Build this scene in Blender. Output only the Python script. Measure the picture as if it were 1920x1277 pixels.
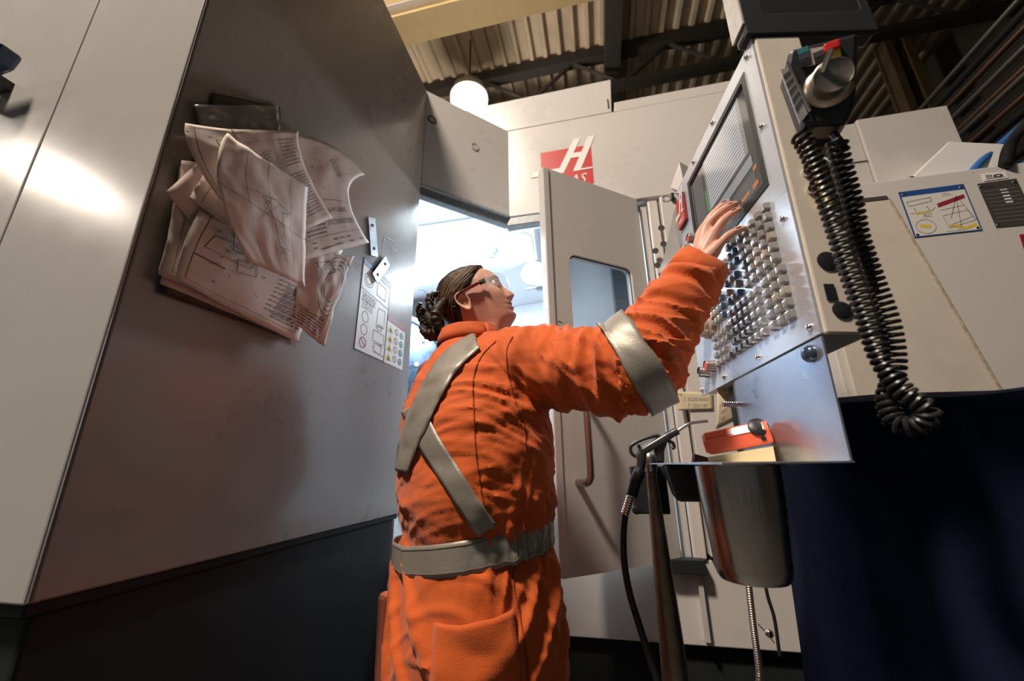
import bpy, bmesh, math, random
import numpy as np
from mathutils import Vector, Matrix, noise
from mathutils.bvhtree import BVHTree
random.seed(7)
for o in list(bpy.data.objects): bpy.data.objects.remove(o)
scene = bpy.context.scene
COL = scene.collection

# ------------------------------------------------------------------ camera
# world axes follow the machine: X along its front, Y into it, Z up
FPX = 753.0; CX, CY = 960.0, 638.5
def unit(v): v = np.asarray(v, float); return v / np.linalg.norm(v)
_U = unit([-35, -2440, FPX]); _P = np.array([172, 230, FPX]); _P = unit(_P - _U * _P.dot(_U)); _Q = np.cross(_P, -_U)
if _Q[0] < 0: _Q = -_Q
RC = np.array([_Q, _P, _U])
CAM = np.array([0, 0, 1.12])
cam = bpy.data.cameras.new('camera'); cam_o = bpy.data.objects.new('camera', cam); COL.objects.link(cam_o)
cam.sensor_width = 36; cam.lens = FPX / 1920 * 36; cam.clip_start = .02; cam.clip_end = 100
m = Matrix.Identity(4)
for i in range(3):
    m[i][0] = RC[i, 0]; m[i][1] = -RC[i, 1]; m[i][2] = -RC[i, 2]; m[i][3] = CAM[i]
cam_o.matrix_world = m
cam.dof.use_dof = True; cam.dof.focus_distance = .93; cam.dof.aperture_fstop = 2.8
scene.camera = cam_o
# ------------------------------------------------------------------ light
scene.view_settings.view_transform = 'Standard'; scene.view_settings.look = 'None'
scene.view_settings.gamma = 1; scene.view_settings.use_curve_mapping = False
scene.view_settings.exposure = 0.0
world = bpy.data.worlds.new('hall_air'); scene.world = world; world.use_nodes = True
bg = world.node_tree.nodes['Background']; bg.inputs[0].default_value = (.80, .90, 1.0, 1); bg.inputs[1].default_value = .075
WARM = (1.0, .86, .72); COOL = (.80, .91, 1.0)
def lamp(name, loc, power, color, size, target=None, spread=180):
    l = bpy.data.lights.new(name, 'AREA'); l.shape = 'DISK'; l.size = size; l.energy = power; l.color = color; l.spread = math.radians(spread)
    o = bpy.data.objects.new(name, l); COL.objects.link(o); o.location = loc
    d = (Vector(target) - Vector(loc)) if target else Vector((0, 0, -1))
    o.rotation_euler = d.to_track_quat('-Z', 'Y').to_euler(); return o
# lamps of the hall: (x, y, z, watts); each gets its own fixture further down
HIGH_BAYS = [(-1.45, -1.0, 5.6, 365), (-7.6, -2.7, 5.6, 90), (-1.30, 3.72, 5.65, 200)]
for x, y, z, w in HIGH_BAYS[:2]: lamp('high_bay_lamp', (x, y, z - .37), w, WARM, .62)
_l = bpy.data.lights.new('high_bay_lamp', 'POINT'); _l.energy = 200; _l.color = WARM; _l.shadow_soft_size = .2
_o = bpy.data.objects.new('high_bay_lamp', _l); COL.objects.link(_o); _o.location = (-1.30, 3.72, 5.15)
# work lights inside the machine
lamp('machine_work_lamp', (-.35, 2.45, 2.36), 20, COOL, .12, (-.6, 1.5, 1.2))
lamp('machine_tube_lamp', (-.75, 2.05, 2.66), 40, COOL, .5)

# ------------------------------------------------------------------ helpers
def ray(px, py): return RC @ np.array([px - CX, py - CY, FPX])
def onX(px, py, X): d = ray(px, py); return CAM + d * (X / d[0])
def onY(px, py, Y): d = ray(px, py); return CAM + d * (Y / d[1])
def onZ(px, py, Z): d = ray(px, py); return CAM + d * ((Z - CAM[2]) / d[2])
V = lambda *a: np.array(a, float)
def lerp(a, b, t): return np.asarray(a, float) * (1 - t) + np.asarray(b, float) * t
MATS = {}
def mat(name, col, rough=.5, metal=0., bump=0., bscale=60., var=0., vscale=6., coat=0., emit=None, estr=0., trans=0., ior=1.45, alpha=1., stretch=None, spec=.5, sheen=0.):
    if name in MATS: return MATS[name]
    M = bpy.data.materials.new(name); M.use_nodes = True; nt = M.node_tree; b = nt.nodes['Principled BSDF']
    b.inputs['Base Color'].default_value = (*col, 1); b.inputs['Roughness'].default_value = rough; b.inputs['Metallic'].default_value = metal
    b.inputs['Coat Weight'].default_value = coat; b.inputs['Coat Roughness'].default_value = .12
    b.inputs['Transmission Weight'].default_value = trans; b.inputs['IOR'].default_value = ior; b.inputs['Alpha'].default_value = alpha
    b.inputs['Specular IOR Level'].default_value = spec; b.inputs['Sheen Weight'].default_value = sheen
    if emit: b.inputs['Emission Color'].default_value = (*emit, 1); b.inputs['Emission Strength'].default_value = estr
    if bump or var:
        tc = nt.nodes.new('ShaderNodeTexCoord'); mp = nt.nodes.new('ShaderNodeMapping'); nt.links.new(tc.outputs['Object'], mp.inputs[0])
        if stretch: mp.inputs['Scale'].default_value = stretch
    if bump:
        n = nt.nodes.new('ShaderNodeTexNoise'); n.inputs['Scale'].default_value = bscale; n.inputs['Detail'].default_value = 4
        nt.links.new(mp.outputs[0], n.inputs['Vector']); bp = nt.nodes.new('ShaderNodeBump'); bp.inputs['Strength'].default_value = bump; bp.inputs['Distance'].default_value = .002
        nt.links.new(n.outputs['Fac'], bp.inputs['Height']); nt.links.new(bp.outputs[0], b.inputs['Normal'])
    if var:
        n2 = nt.nodes.new('ShaderNodeTexNoise'); n2.inputs['Scale'].default_value = vscale; n2.inputs['Detail'].default_value = 6; n2.inputs['Roughness'].default_value = .65
        nt.links.new(mp.outputs[0], n2.inputs['Vector'])
        r = nt.nodes.new('ShaderNodeMapRange'); r.inputs[1].default_value = .3; r.inputs[2].default_value = .7; r.inputs[3].default_value = 1 - var; r.inputs[4].default_value = 1 + var * .5
        nt.links.new(n2.outputs['Fac'], r.inputs[0])
        mx = nt.nodes.new('ShaderNodeMix'); mx.data_type = 'RGBA'; mx.blend_type = 'MULTIPLY'; mx.inputs[0].default_value = 1; mx.inputs[6].default_value = (*col, 1)
        nt.links.new(r.outputs[0], mx.inputs[7]); nt.links.new(mx.outputs[2], b.inputs['Base Color'])
        r2 = nt.nodes.new('ShaderNodeMapRange'); r2.inputs[1].default_value = .3; r2.inputs[2].default_value = .7; r2.inputs[3].default_value = max(.02, rough - .08); r2.inputs[4].default_value = min(1, rough + .08)
        nt.links.new(n2.outputs['Fac'], r2.inputs[0]); nt.links.new(r2.outputs[0], b.inputs['Roughness'])
    MATS[name] = M; return M
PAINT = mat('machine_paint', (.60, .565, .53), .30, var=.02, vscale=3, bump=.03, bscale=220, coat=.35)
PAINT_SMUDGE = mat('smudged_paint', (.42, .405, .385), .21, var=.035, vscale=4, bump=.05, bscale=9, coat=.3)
PAINT_SHADED = mat('machine_paint_shaded', (.235, .205, .185), .30, var=.02, vscale=3, coat=.35)  # machine paint darkened: the side panel's shade is put into its colour
PAINT_DULL = mat('dull_paint', (.50, .47, .44), .45, var=.06, vscale=8)
CREAM = mat('cream_paint', (.60, .54, .46), .42, var=.08, vscale=9)
CHAR = mat('charcoal_paint', (.017, .0205, .0225), .6, var=.1, spec=.25)
SEAM = mat('seam_shadow_gap', (.05, .045, .04), .7)
BLACK = mat('black_plastic', (.016, .018, .02), .4, bump=.05)
RUBBER = mat('black_rubber', (.018, .018, .018), .36)
STEEL = mat('brushed_steel', (.62, .66, .70), .32, .9, bump=.06, bscale=40, var=.10, vscale=10, stretch=(1, 6, 40))
STAIN = mat('stainless_bin', (.55, .50, .44), .24, 1., bump=.05, bscale=30, stretch=(30, 30, 1.5), var=.12)
CHROME = mat('chrome', (.75, .74, .72), .16, 1.)
ZINC = mat('zinc_plate', (.48, .54, .60), .38, .85, var=.18, vscale=30)
BRONZE = mat('worn_bronze_steel', (.30, .23, .16), .42, .9, var=.35, vscale=30, bump=.1, bscale=90)
BRASS = mat('brass', (.62, .44, .18), .3, 1.)
RED = mat('logo_red', (.55, .035, .03), .4)
WHITE = mat('white_print', (.78, .76, .73), .45)
INK = mat('ink_print', (.045, .04, .045), .6)
GREYINK = mat('grey_print', (.22, .20, .20), .6)
YEL = mat('warning_yellow', (.72, .50, .04), .5)
TEAL = mat('teal_print', (.03, .20, .24), .5)
BLUEP = mat('blue_print', (.02, .07, .24), .45)
MAROON = mat('maroon_print', (.28, .02, .05), .45)
GLASS = mat('clear_glass', (.95, .98, 1), .03, trans=1., ior=1.1)
INTER = mat('interior_white', (.80, .84, .88), .35, var=.04)
MESHES = {}
class MB:
    def __init__(s): s.v = []; s.f = []; s.mi = []; s.cm = 0
    def add(s, vs, fs):
        o = len(s.v); s.v += [tuple(map(float, p)) for p in vs]; s.f += [tuple(i + o for i in f) for f in fs]; s.mi += [s.cm] * len(fs); return s
    def hexa(s, p): # 8 points, bottom 0-3, top 4-7
        return s.add(p, [(3, 2, 1, 0), (4, 5, 6, 7), (0, 1, 5, 4), (1, 2, 6, 5), (2, 3, 7, 6), (3, 0, 4, 7)])
    def box(s, lo, hi):
        x0, y0, z0 = lo; x1, y1, z1 = hi
        return s.hexa([(x0, y0, z0), (x1, y0, z0), (x1, y1, z0), (x0, y1, z0), (x0, y0, z1), (x1, y0, z1), (x1, y1, z1), (x0, y1, z1)])
    def fbox(s, o, ax, ay, az, lo, hi): # box in a frame
        x0, y0, z0 = lo; x1, y1, z1 = hi
        return s.hexa([o + ax * x + ay * y + az * z for x, y, z in [(x0, y0, z0), (x1, y0, z0), (x1, y1, z0), (x0, y1, z0), (x0, y0, z1), (x1, y0, z1), (x1, y1, z1), (x0, y1, z1)]])
    def slab(s, poly, d): # polygon (list of 3d points) extruded by vector d
        n = len(poly); poly = [np.asarray(p, float) for p in poly]; q = [p + d for p in poly]
        return s.add(poly + q, [tuple(range(n - 1, -1, -1)), tuple(range(n, 2 * n))] + [(i, (i + 1) % n, n + (i + 1) % n, n + i) for i in range(n)])
    def tube(s, pts, r, seg=12, cap=True, flat=None):
        pts = [np.asarray(p, float) for p in pts]; n = len(pts)
        rs = r if hasattr(r, '__len__') else [r] * n
        t0 = unit(pts[1] - pts[0]); up = V(0, 0, 1) if abs(t0[2]) < .9 else V(1, 0, 0)
        u = unit(np.cross(t0, up)); vs = []
        for i in range(n):
            t = unit(pts[min(i + 1, n - 1)] - pts[max(i - 1, 0)]); u = unit(u - t * u.dot(t)); w = np.cross(t, u)
            for k in range(seg):
                a = 2 * math.pi * k / seg; vs.append(pts[i] + (u * math.cos(a) + w * math.sin(a) * (flat or 1)) * rs[i])
        fs = [(i * seg + k, i * seg + (k + 1) % seg, (i + 1) * seg + (k + 1) % seg, (i + 1) * seg + k) for i in range(n - 1) for k in range(seg)]
        if cap: fs += [tuple(range(seg - 1, -1, -1)), tuple(range((n - 1) * seg, n * seg))]
        return s.add(vs, fs)
    def lathe(s, o, ax, prof, seg=28, cap=True): # prof: (radius, height) along axis ax
        ax = unit(ax); u = unit(np.cross(ax, V(0, 0, 1) if abs(ax[2]) < .9 else V(1, 0, 0))); w = np.cross(ax, u); vs = []
        for r, h in prof:
            for k in range(seg): a = 2 * math.pi * k / seg; vs.append(np.asarray(o) + ax * h + (u * math.cos(a) + w * math.sin(a)) * max(r, 1e-5))
        n = len(prof); fs = [(i * seg + k, i * seg + (k + 1) % seg, (i + 1) * seg + (k + 1) % seg, (i + 1) * seg + k) for i in range(n - 1) for k in range(seg)]
        if cap: fs += [tuple(range(seg - 1, -1, -1)), tuple(range((n - 1) * seg, n * seg))]
        return s.add(vs, fs)
    def grid(s, P): # P[i][j] points
        a, b = len(P), len(P[0]); return s.add([p for row in P for p in row], [(i * b + j, i * b + j + 1, (i + 1) * b + j + 1, (i + 1) * b + j) for i in range(a - 1) for j in range(b - 1)])
    def build(s, name, m, parent=None, smooth=False, bevel=0., fixn=True, solid=0.):
        me = bpy.data.meshes.new(name); off = V(*parent_root(parent)) if parent else V(0, 0, 0)
        me.from_pydata([tuple(V(*p) - off) for p in s.v], [], s.f)
        for mm in (m if isinstance(m, (list, tuple)) else [m]): me.materials.append(mm)
        if any(s.mi): me.polygons.foreach_set('material_index', s.mi)
        if fixn:
            bm = bmesh.new(); bm.from_mesh(me); bmesh.ops.recalc_face_normals(bm, faces=bm.faces); bm.to_mesh(me); bm.free()
        if smooth: me.polygons.foreach_set('use_smooth', [True] * len(me.polygons))
        o = bpy.data.objects.new(name, me); COL.objects.link(o)
        if parent: o.parent = parent
        if bevel:
            b = o.modifiers.new('bevel', 'BEVEL'); b.width = bevel; b.segments = 2; b.limit_method = 'ANGLE'; b.angle_limit = math.radians(35)
        if solid:
            b = o.modifiers.new('solid', 'SOLIDIFY'); b.thickness = solid; b.offset = 0
        if smooth and not bevel:
            try: me.set_sharp_from_angle(angle=math.radians(48))
            except Exception: pass
        return o
def parent_root(p):
    while p.parent: p = p.parent
    return tuple(p.location)
def tag(o, label, cat, group=None, kind=None):
    if label: o['label'] = label
    if cat: o['category'] = cat
    if group: o['group'] = group
    if kind: o['kind'] = kind
    return o
def thing(name, label, cat, loc, group=None):
    o = bpy.data.objects.new(name, None); COL.objects.link(o); o.location = tuple(map(float, loc)); o.empty_display_size = .1
    return tag(o, label, cat, group)
def solo(mb, name, m, label, cat, group=None, base=None, **k): # a thing that is one mesh, origin at its base
    o = mb.build(name, m, **k); vs = np.array(mb.v); b = base if base is not None else V(vs[:, 0].mean(), vs[:, 1].mean(), vs[:, 2].min())
    o.data.transform(Matrix.Translation([-float(c) for c in b])); o.location = tuple(map(float, b)); return tag(o, label, cat, group)
def structure(o): o['kind'] = 'structure'; return o
def lab(o, text): o['label'] = text; return o
_tc = {}
def text2d(s, size=1.): # filled text as 2-D triangles
    if s not in _tc:
        c = bpy.data.curves.new('t', 'FONT'); c.body = s; c.resolution_u = 2; o = bpy.data.objects.new('t', c); COL.objects.link(o)
        dg = bpy.context.evaluated_depsgraph_get(); me = bpy.data.meshes.new_from_object(o.evaluated_get(dg))
        _tc[s] = ([(v.co.x, v.co.y) for v in me.vertices], [tuple(p.vertices) for p in me.polygons])
        bpy.data.objects.remove(o); bpy.data.meshes.remove(me)
    v, f = _tc[s]; return [(x * size, y * size) for x, y in v], f
def flat(mb, frame, pts2, faces=None): # 2-D shape through a mapping function (u,v)->3d
    mb.add([frame(*p) for p in pts2], faces or [tuple(range(len(pts2)))])
def seg2(mb, frame, a, b, w, n=1): # line on a surface
    a = V(*a); b = V(*b); d = b - a; L = np.linalg.norm(d)
    if L < 1e-9: return
    q = V(-d[1], d[0]) / L * w / 2
    for i in range(n):
        p0 = a + d * i / n; p1 = a + d * (i + 1) / n; mb.add([frame(*(p0 - q)), frame(*(p1 - q)), frame(*(p1 + q)), frame(*(p0 + q))], [(0, 1, 2, 3)])
def circ2(mb, frame, c, r, w=None, n=18):
    P = [(c[0] + r * math.cos(2 * math.pi * k / n), c[1] + r * math.sin(2 * math.pi * k / n)) for k in range(n)]
    if w is None: flat(mb, frame, P)
    else:
        Q = [(c[0] + (r - w) * math.cos(2 * math.pi * k / n), c[1] + (r - w) * math.sin(2 * math.pi * k / n)) for k in range(n)]
        mb.add([frame(*p) for p in P + Q], [(k, (k + 1) % n, n + (k + 1) % n, n + k) for k in range(n)])
def txt(mb, frame, s, at, size, skew=0., sx=1.):
    v, f = text2d(s, size); mb.add([frame(at[0] + x * sx + y * skew, at[1] + y) for x, y in v], f)
def frame_of(o, u, v, n=None, lift=0.):
    o = np.asarray(o, float); u = np.asarray(u, float); v = np.asarray(v, float); k = np.zeros(3) if n is None else np.asarray(n) * lift
    return lambda a, b: o + u * a + v * b + k
def spline(P, n): # Catmull-Rom through points
    P = [np.asarray(p, float) for p in P]; P = [2 * P[0] - P[1]] + P + [2 * P[-1] - P[-2]]; out = []
    segs = len(P) - 3
    for i in range(segs):
        a, b, c, d = P[i:i + 4]; m_ = n if i < segs - 1 else n + 1
        for k in range(m_):
            t = k / n; out.append(.5 * (2 * b + (c - a) * t + (2 * a - 5 * b + 4 * c - d) * t * t + (3 * b - a - 3 * c + d) * t ** 3))
    return out

# ================================================================== the hall
CONC = mat('floor_concrete', (.07, .07, .07), .55, var=.3, vscale=3)
DECK = mat('roof_deck_metal', (.42, .35, .26), .5, .1, var=.25, vscale=2)
IRON = mat('dark_roof_iron', (.022, .02, .018), .6)
CRANE = mat('crane_yellow', (.95, .70, .34), .4, var=.06)
BROWN = mat('brown_column_paint', (.11, .075, .04), .6, var=.3, vscale=5)
WALLM = mat('dark_wall_sheet', (.05, .042, .034), .7, var=.3, vscale=2)
structure(MB().box((-9, -6, -.05), (9, 13, 0)).build('floor', CONC))
ceil = structure(bpy.data.objects.new('ceiling', None)); COL.objects.link(ceil); ceil.location = (0, 0, 6.5)
mb = MB(); prof = []
for k in range(4):
    x = k * .19; prof += [(x, 0), (x + .045, 0), (x + .065, .07), (x + .17, .07)]
prof.append((.76, 0))
mb.add([(x, -6, 6.5 + z) for x, z in prof] + [(x, 13, 6.5 + z) for x, z in prof], [(i, i + 1, len(prof) + i + 1, len(prof) + i) for i in range(len(prof) - 1)])
sheet0 = mb.build('deck_sheet', DECK, ceil, solid=.003)
for k in range(-12, 12):
    o = sheet0 if k == 0 else sheet0.copy()
    if k: COL.objects.link(o); o.parent = ceil
    o.location = (k * .762, 0, 0)
structure(MB().box((-9, 12.9, 0), (9, 13, 6.5)).build('wall_back', WALLM))
structure(MB().box((4.9, -6, 0), (5, 12.9, 6.5)).build('wall_right', WALLM))
def truss(y, label):
    t = thing('roof_truss', label, 'roof truss', (0, y, 5.78))
    mb = MB(); mb.box((-9, y - .07, 6.34), (4.9, y + .07, 6.5)); mb.build('top_chord', IRON, t)
    mb = MB(); mb.box((-9, y - .06, 5.78), (4.9, y + .06, 5.88)); mb.build('bottom_chord', IRON, t)
    for k in range(-14, 8):
        x = k * .62; z0, z1 = (5.85, 6.37) if k % 2 else (6.37, 5.85)
        MB().tube([(x, y, z0), (x + .62, y, z1)], .026, 6).build('web_bar', IRON, t)
truss(4.25, 'dark roof truss nearest the glowing lamp under the metal deck')
truss(6.6, 'dark roof truss farther back behind the first one')
truss(9.0, 'dark roof truss farthest back under the deck')
MB_ = MB().box((.42, 2.6, 6.2), (.62, 12.8, 6.42))
solo(MB_, 'roof_beam', IRON, 'dark beam running back under the roof deck across the trusses', 'beam')
# crane girder
t = thing('crane_girder', 'yellow painted crane girder crossing overhead at top left', 'girder', (0, 2.15, 4.5))
MB().box((-9, 2.03, 4.5), (4.9, 2.262, 4.525)).build('bottom_flange', CRANE, t)
MB().box((-9, 2.06, 4.525), (4.9, 2.23, 5.3)).build('web_box', CRANE, t)
MB().box((-9, 2.0, 5.3), (4.9, 2.29, 5.33)).build('top_flange', CRANE, t)
MB().box((-9, 1.985, 4.56), (4.9, 2.06, 4.575)).build('edge_highlight', WHITE, t)  # white strip painting the highlight along the lit flange edge
# high bay lamps
LENS = mat('lamp_lens', (1, .95, .85), .4, emit=(1.0, .90, .78), estr=28)
LAMPH = mat('lamp_housing', (.25, .24, .22), .4, .6)
hb = ['round glowing high bay lamp hanging under the roof behind the machine', ]
for i, (x, y, z, w) in enumerate(HIGH_BAYS):
    t = thing('high_bay_light', ['high bay lamp above and behind the viewer to the left', 'high bay lamp far off to the left', 'round glowing high bay lamp hanging under the roof deck'][i], 'lamp', (x, y, z - .18), 'high bay lamps')
    MB().lathe((x, y, z - .12), (0, 0, 1), [(.235, -.02), (.24, 0), (.2, .12), (.08, .22), (.06, .3), (.02, .31)], 28).build('housing', LAMPH, t, smooth=True)
    MB().lathe((x, y, z - .14), (0, 0, -1), [(.22, 0), (.225, .05), (.19, .13), (.11, .19), (.02, .21)] , 28).build('lens', LENS, t, smooth=True)
    MB().tube([(x, y, z + .18), (x, y, 6.52)], .012, 8).build('rod', IRON, t)
# two columns and the pipe bank on the side wall
for xx, lb in ((4.10, 'brown steel column left of its twin beside the pipe bank'), (4.31, 'brown steel column nearer the pipe bank')):
    mb = MB(); mb.box((xx - .045, 4.9, 0), (xx + .045, 4.93, 6.5)); mb.box((xx - .045, 5.07, 0), (xx + .045, 5.1, 6.5)); mb.box((xx - .012, 4.93, 0), (xx + .012, 5.07, 6.5))
    solo(mb, 'steel_column', BROWN, lb, 'column', 'brown columns by the pipes')
PIPE = [mat('pipe_steel', (.30, .28, .26), .33, .9), mat('pipe_black', (.03, .03, .03), .3, .4), mat('pipe_copper', (.30, .18, .12), .36, .9), mat('pipe_grey', (.42, .42, .42), .4, .7)]
ords = ['topmost', 'second', 'third', 'fourth', 'fifth', 'sixth', 'seventh', 'eighth', 'ninth', 'tenth', 'eleventh', 'twelfth', 'thirteenth', 'fourteenth', 'fifteenth', 'sixteenth', 'seventeenth', 'eighteenth']
kinds = [0, 1, 1, 2, 1, 0, 1, 2, 0, 1, 2, 1, 1, 2, 3, 1, 1]; z = 4.17; pn = ['bright steel', 'black', 'coppery', 'pale grey']
for i, k in enumerate(kinds):
    r = [.022, .034, .018, .02][k]; z -= r * 1.15
    solo(MB().tube([(3.05 + .05 * (k == 1), -3, z), (3.05 + .05 * (k == 1), 4.6, z)], r, 12), 'wall_pipe', PIPE[k], f'{pn[k]} pipe, {ords[i]} of the bank at upper right', 'pipe', 'pipes in the bank on the side wall', smooth=True)
    z -= r * 1.15
BLUEH = mat('blue_hose', (.03, .13, .38), .35)
solo(MB().tube([(2.98, -3, z - .04), (2.98, 4.6, z - .06)], .02, 12), 'air_line', BLUEH, 'thin blue air line running just below the pipe bank', 'pipe', smooth=True)
mb = MB()
for y in (-1.5, 4.5):
    mb.box((3.14, y, 0), (3.22, y + .08, 4.6))
solo(mb, 'pipe_rack', IRON, 'dark rack posts carrying the bank of pipes', 'rack')
# ================================================================== the machining centre
MC = thing('machining_center', 'large pale grey machining centre with open door and lit interior', 'machine', (-.718, 1.418, 0))
XP = -.718; YF = .43; YW = 1.757; ZT = 2.898; ZB = .96
xs = float(onY(120, 160, YF)[0]); print('seam', onY(190, 0, YF), onY(0, 440, YF))
xs = float((onY(190, 0, YF)[0] + onY(0, 440, YF)[0]) / 2)
lab(MB().box((xs + .002, YF, ZB), (XP, YF + .006, ZT)).build('front_panel', PAINT_SMUDGE, MC, bevel=.004), 'glossy smudged pale front panel')
lab(MB().box((-2.2, YF, ZB), (xs - .002, YF + .006, ZT)).build('front_panel', PAINT_SMUDGE, MC, bevel=.004), 'pale front panel left of the seam')
MB().box((-2.2, YF + .0065, ZB + .01), (XP - .04, YF + .04, ZT - .01)).build('seam_strip', SEAM, MC)
lab(MB().box((XP - .035, YF + .0062, ZB), (XP, 1.418, ZT)).build('side_panel', PAINT_SHADED, MC, bevel=.003), 'shaded side panel carrying the drawings')
lab(MB().box((-2.2, YF + .02, 0), (XP - .018, 1.405, ZB - .016)).build('base_cover', CHAR, MC, bevel=.006), 'charcoal lower cover')
MB().box((-2.2, YF + .006, ZB - .016), (XP - .006, 1.412, ZB)).build('lower_lip', CHAR, MC, bevel=.003)
MB().box((-2.2, YF + .04, ZT - .03), (XP - .036, 1.40, ZT)).build('roof_panel', PAINT_DULL, MC)
# blue handle end at the far left
p = onY(24, 92, YF - .05)
mb = MB().hexa([p + V(-.18, -.02, -.05), p + V(-.015, -.02, -.036), p + V(-.015, .02, -.036), p + V(-.18, .02, -.05), p + V(-.18, -.02, .0), p + V(0, -.02, 0), p + V(0, .02, 0), p + V(-.18, .02, 0)])
hd = mb.build('door_pull', mat('navy_gloss', (.012, .035, .10), .25, coat=.5), MC, bevel=.008); lab(hd, 'dark blue handle end')
MB().box((p[0] - .12, YF - .035, p[2] - .035), (p[0] - .08, YF, p[2] - .015)).build('standoff', BLACK, hd)
# chamfered fascia and header
c45 = V(1, 1, 0) / math.sqrt(2); n45 = V(1, -1, 0) / math.sqrt(2); A0 = V(XP, 1.4185, 0); LC = .479
f = MB().fbox(A0, c45, -n45, V(0, 0, 1), (.001, 0, 2.352), (LC, .03, ZT)).build('fascia', PAINT, MC, bevel=.003); lab(f, 'angled fascia between side panel and header')
for sx_, zz_, mt in ((.035, 2.735, SEAM), (.27, 2.69, PAINT_DULL)):
    c = A0 + c45 * sx_ + V(0, 0, zz_); MB().lathe(c + n45 * .0005, n45, [(.022, 0), (.022, .003), (.016, .003), (.016, .001)], 24, cap=False).build('plug_ring', mt, f, smooth=True)
    MB().lathe(c, n45, [(.0158, 0), (.0158, .0015)], 20).build('plug', PAINT_DULL, f)
GASK = mat('gasket_rail', (.22, .23, .23), .45, .5, bump=.3, bscale=60, var=.3, vscale=40)
lab(MB().fbox(A0, c45, -n45, V(0, 0, 1), (.0, .012, 2.30), (LC + .01, .05, 2.35)).build('rail', GASK, MC, bevel=.004), 'grey rail under the fascia')
lab(MB().fbox(A0, c45, -n45, V(0, 0, 1), (.0, -.002, 2.342), (LC, .012, 2.354)).build('seal', mat('grubby_seal', (.42, .42, .40), .6, bump=.8, bscale=120, var=.4, vscale=80), MC), 'grubby sealing strip')
x0 = -.40
hdr = lab(MB().box((x0 + .001, YW, 2.345), (.95, YW + .03, ZT)).build('header_panel', PAINT, MC, bevel=.003), 'pale header panel with the red logo')
MB().box((x0, YW + .004, ZT), (.95, YW + .03, ZT + .004)).build('seam_strip', SEAM, MC)
zt2 = 3.112
cov = lab(MB().hexa([V(-.70, YW + .002, ZT + .004), V(.182, YW + .002, ZT + .004), V(.182, YW + .05, ZT + .004), V(-.70, YW + .05, ZT + .004), V(-.70, YW + .002, zt2), V(.196, YW + .002, zt2 + .012), V(.196, YW + .05, zt2 + .012), V(-.70, YW + .05, zt2)]).build('top_cover', PAINT, MC, bevel=.003), 'raised cover above the header')
MB().box((.165, YW - .003, ZT + .03), (.171, YW + .002, ZT + .09)).build('slot', SEAM, cov)
MB().box((.20, YW + .006, ZT + .004), (.95, YW + .05, 2.965)).build('top_strip', PAINT, MC, bevel=.002)
MB().box((x0, YW + .004, 2.295), (.255, YW + .06, 2.343)).build('rail', GASK, MC, bevel=.004)
# logo: red field with slanted H and lettering, two sizes use it
def logo(fr, par, name, thick=None):
    mb = MB(); flat(mb, fr, [(0, 0), (1, 0), (1, .80), (.0, .80)]); r = mb.build(name, RED, par)
    w = MB(); kk = [1.]; F2 = lambda u, v: fr(u, v) + (fr.n * fr.k * kk[0])
    for q in ([(.30, .30), (.44, .30), (.82, .98), (.68, .98)], [(.62, .30), (.76, .30), (1.10, .98), (.96, .98)], [(.52, .58), (.82, .58), (.86, .68), (.57, .68)], [(-.22, .30), (.30, .30), (.37, .41), (-.14, .41)], [(.76, .30), (1.0, .30), (1.0, .33), (.77, .33)]): kk[0] += .35; flat(w, F2, q)
    txt(w, F2, 'HAAS', (.16, .045), .26, skew=.3, sx=1.05)
    w.build('lettering', WHITE, r); return r
def mkframe(o, u, v, n, k):
    f_ = frame_of(o, u, v); f_ = (lambda g: (lambda a, b: g(a, b)))(f_); f_.n = np.asarray(n, float); f_.k = k; return f_
bl = onY(1016, 352, YW - .001); tr = onY(1100, 283, YW - .001)
logo(mkframe(V(bl[0], YW - .0012, bl[2] - .02), V(.265, 0, 0), V(0, 0, .30), V(0, -1, 0), .0008), hdr, 'logo_field')
# strips right of the opening, lower panels, plinth
MB().box((.262, YW + .03, .775), (.298, YW + .05, 2.33)).build('jamb_strip', PAINT_DULL, MC, bevel=.003)
MB().box((.30, YW + .0, .775), (.345, YW + .03, 2.325)).build('jamb_strip', PAINT, MC, bevel=.006)
mb = MB().box((.352, YW - .03, .79), (.62, YW + .03, 2.32)); colm = lab(mb.build('column_cover', PAINT, MC, bevel=.004), 'pale column cover with slots behind the console')
for px, py in ((1240, 427), (1244, 457), (1229, 470), (1233, 497)):
    c = onY(px, py, YW - .031); MB().lathe(V(c[0], YW - .032, c[2]) , (0, 1, 0), [(.014, 0), (.014, .004)], 16).build('slot', SEAM, colm)
c = onY(1252, 372, YW - .032); mb = MB()
fr = frame_of(V(c[0], YW - .0315, c[2]), V(1, 0, 0), V(0, 0, 1))
for a_, b_ in (((-.022, .012), (0, .016)), ((0, .016), (.012, .006)), ((-.022, .012), (-.016, 0)), ((-.016, 0), (-.022, -.012)), ((-.022, -.012), (0, -.016)), ((0, -.016), (.012, -.006))): seg2(mb, fr, a_, b_, .003)
mb.build('printed_mark', INK, colm); MB().box((c[0] + .012, YW - .05, c[2] - .016), (c[0] + .026, YW - .03, c[2] + .016)).build('hook', BLACK, colm, bevel=.002)
MB().box((.628, YW + .002, .775), (.95, YW + .03, 2.34)).build('side_cover', PAINT, MC, bevel=.003)
MB().box((-.30, YW + .012, .50), (.95, YW + .04, .772)).build('lower_panel', PAINT, MC, bevel=.004)
MB().box((-.30, YW + .02, .772), (.95, YW + .05, .778)).build('seam_strip', SEAM, MC)
MB().fbox(A0, c45, -n45, V(0, 0, 1), (.0, 0, .50), (LC + .06, .03, .80)).build('lower_panel', PAINT, MC, bevel=.004)
MB().box((-.72, YW + .05, 0), (.95, YW + .09, .50)).build('plinth', CHAR, MC)
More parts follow.
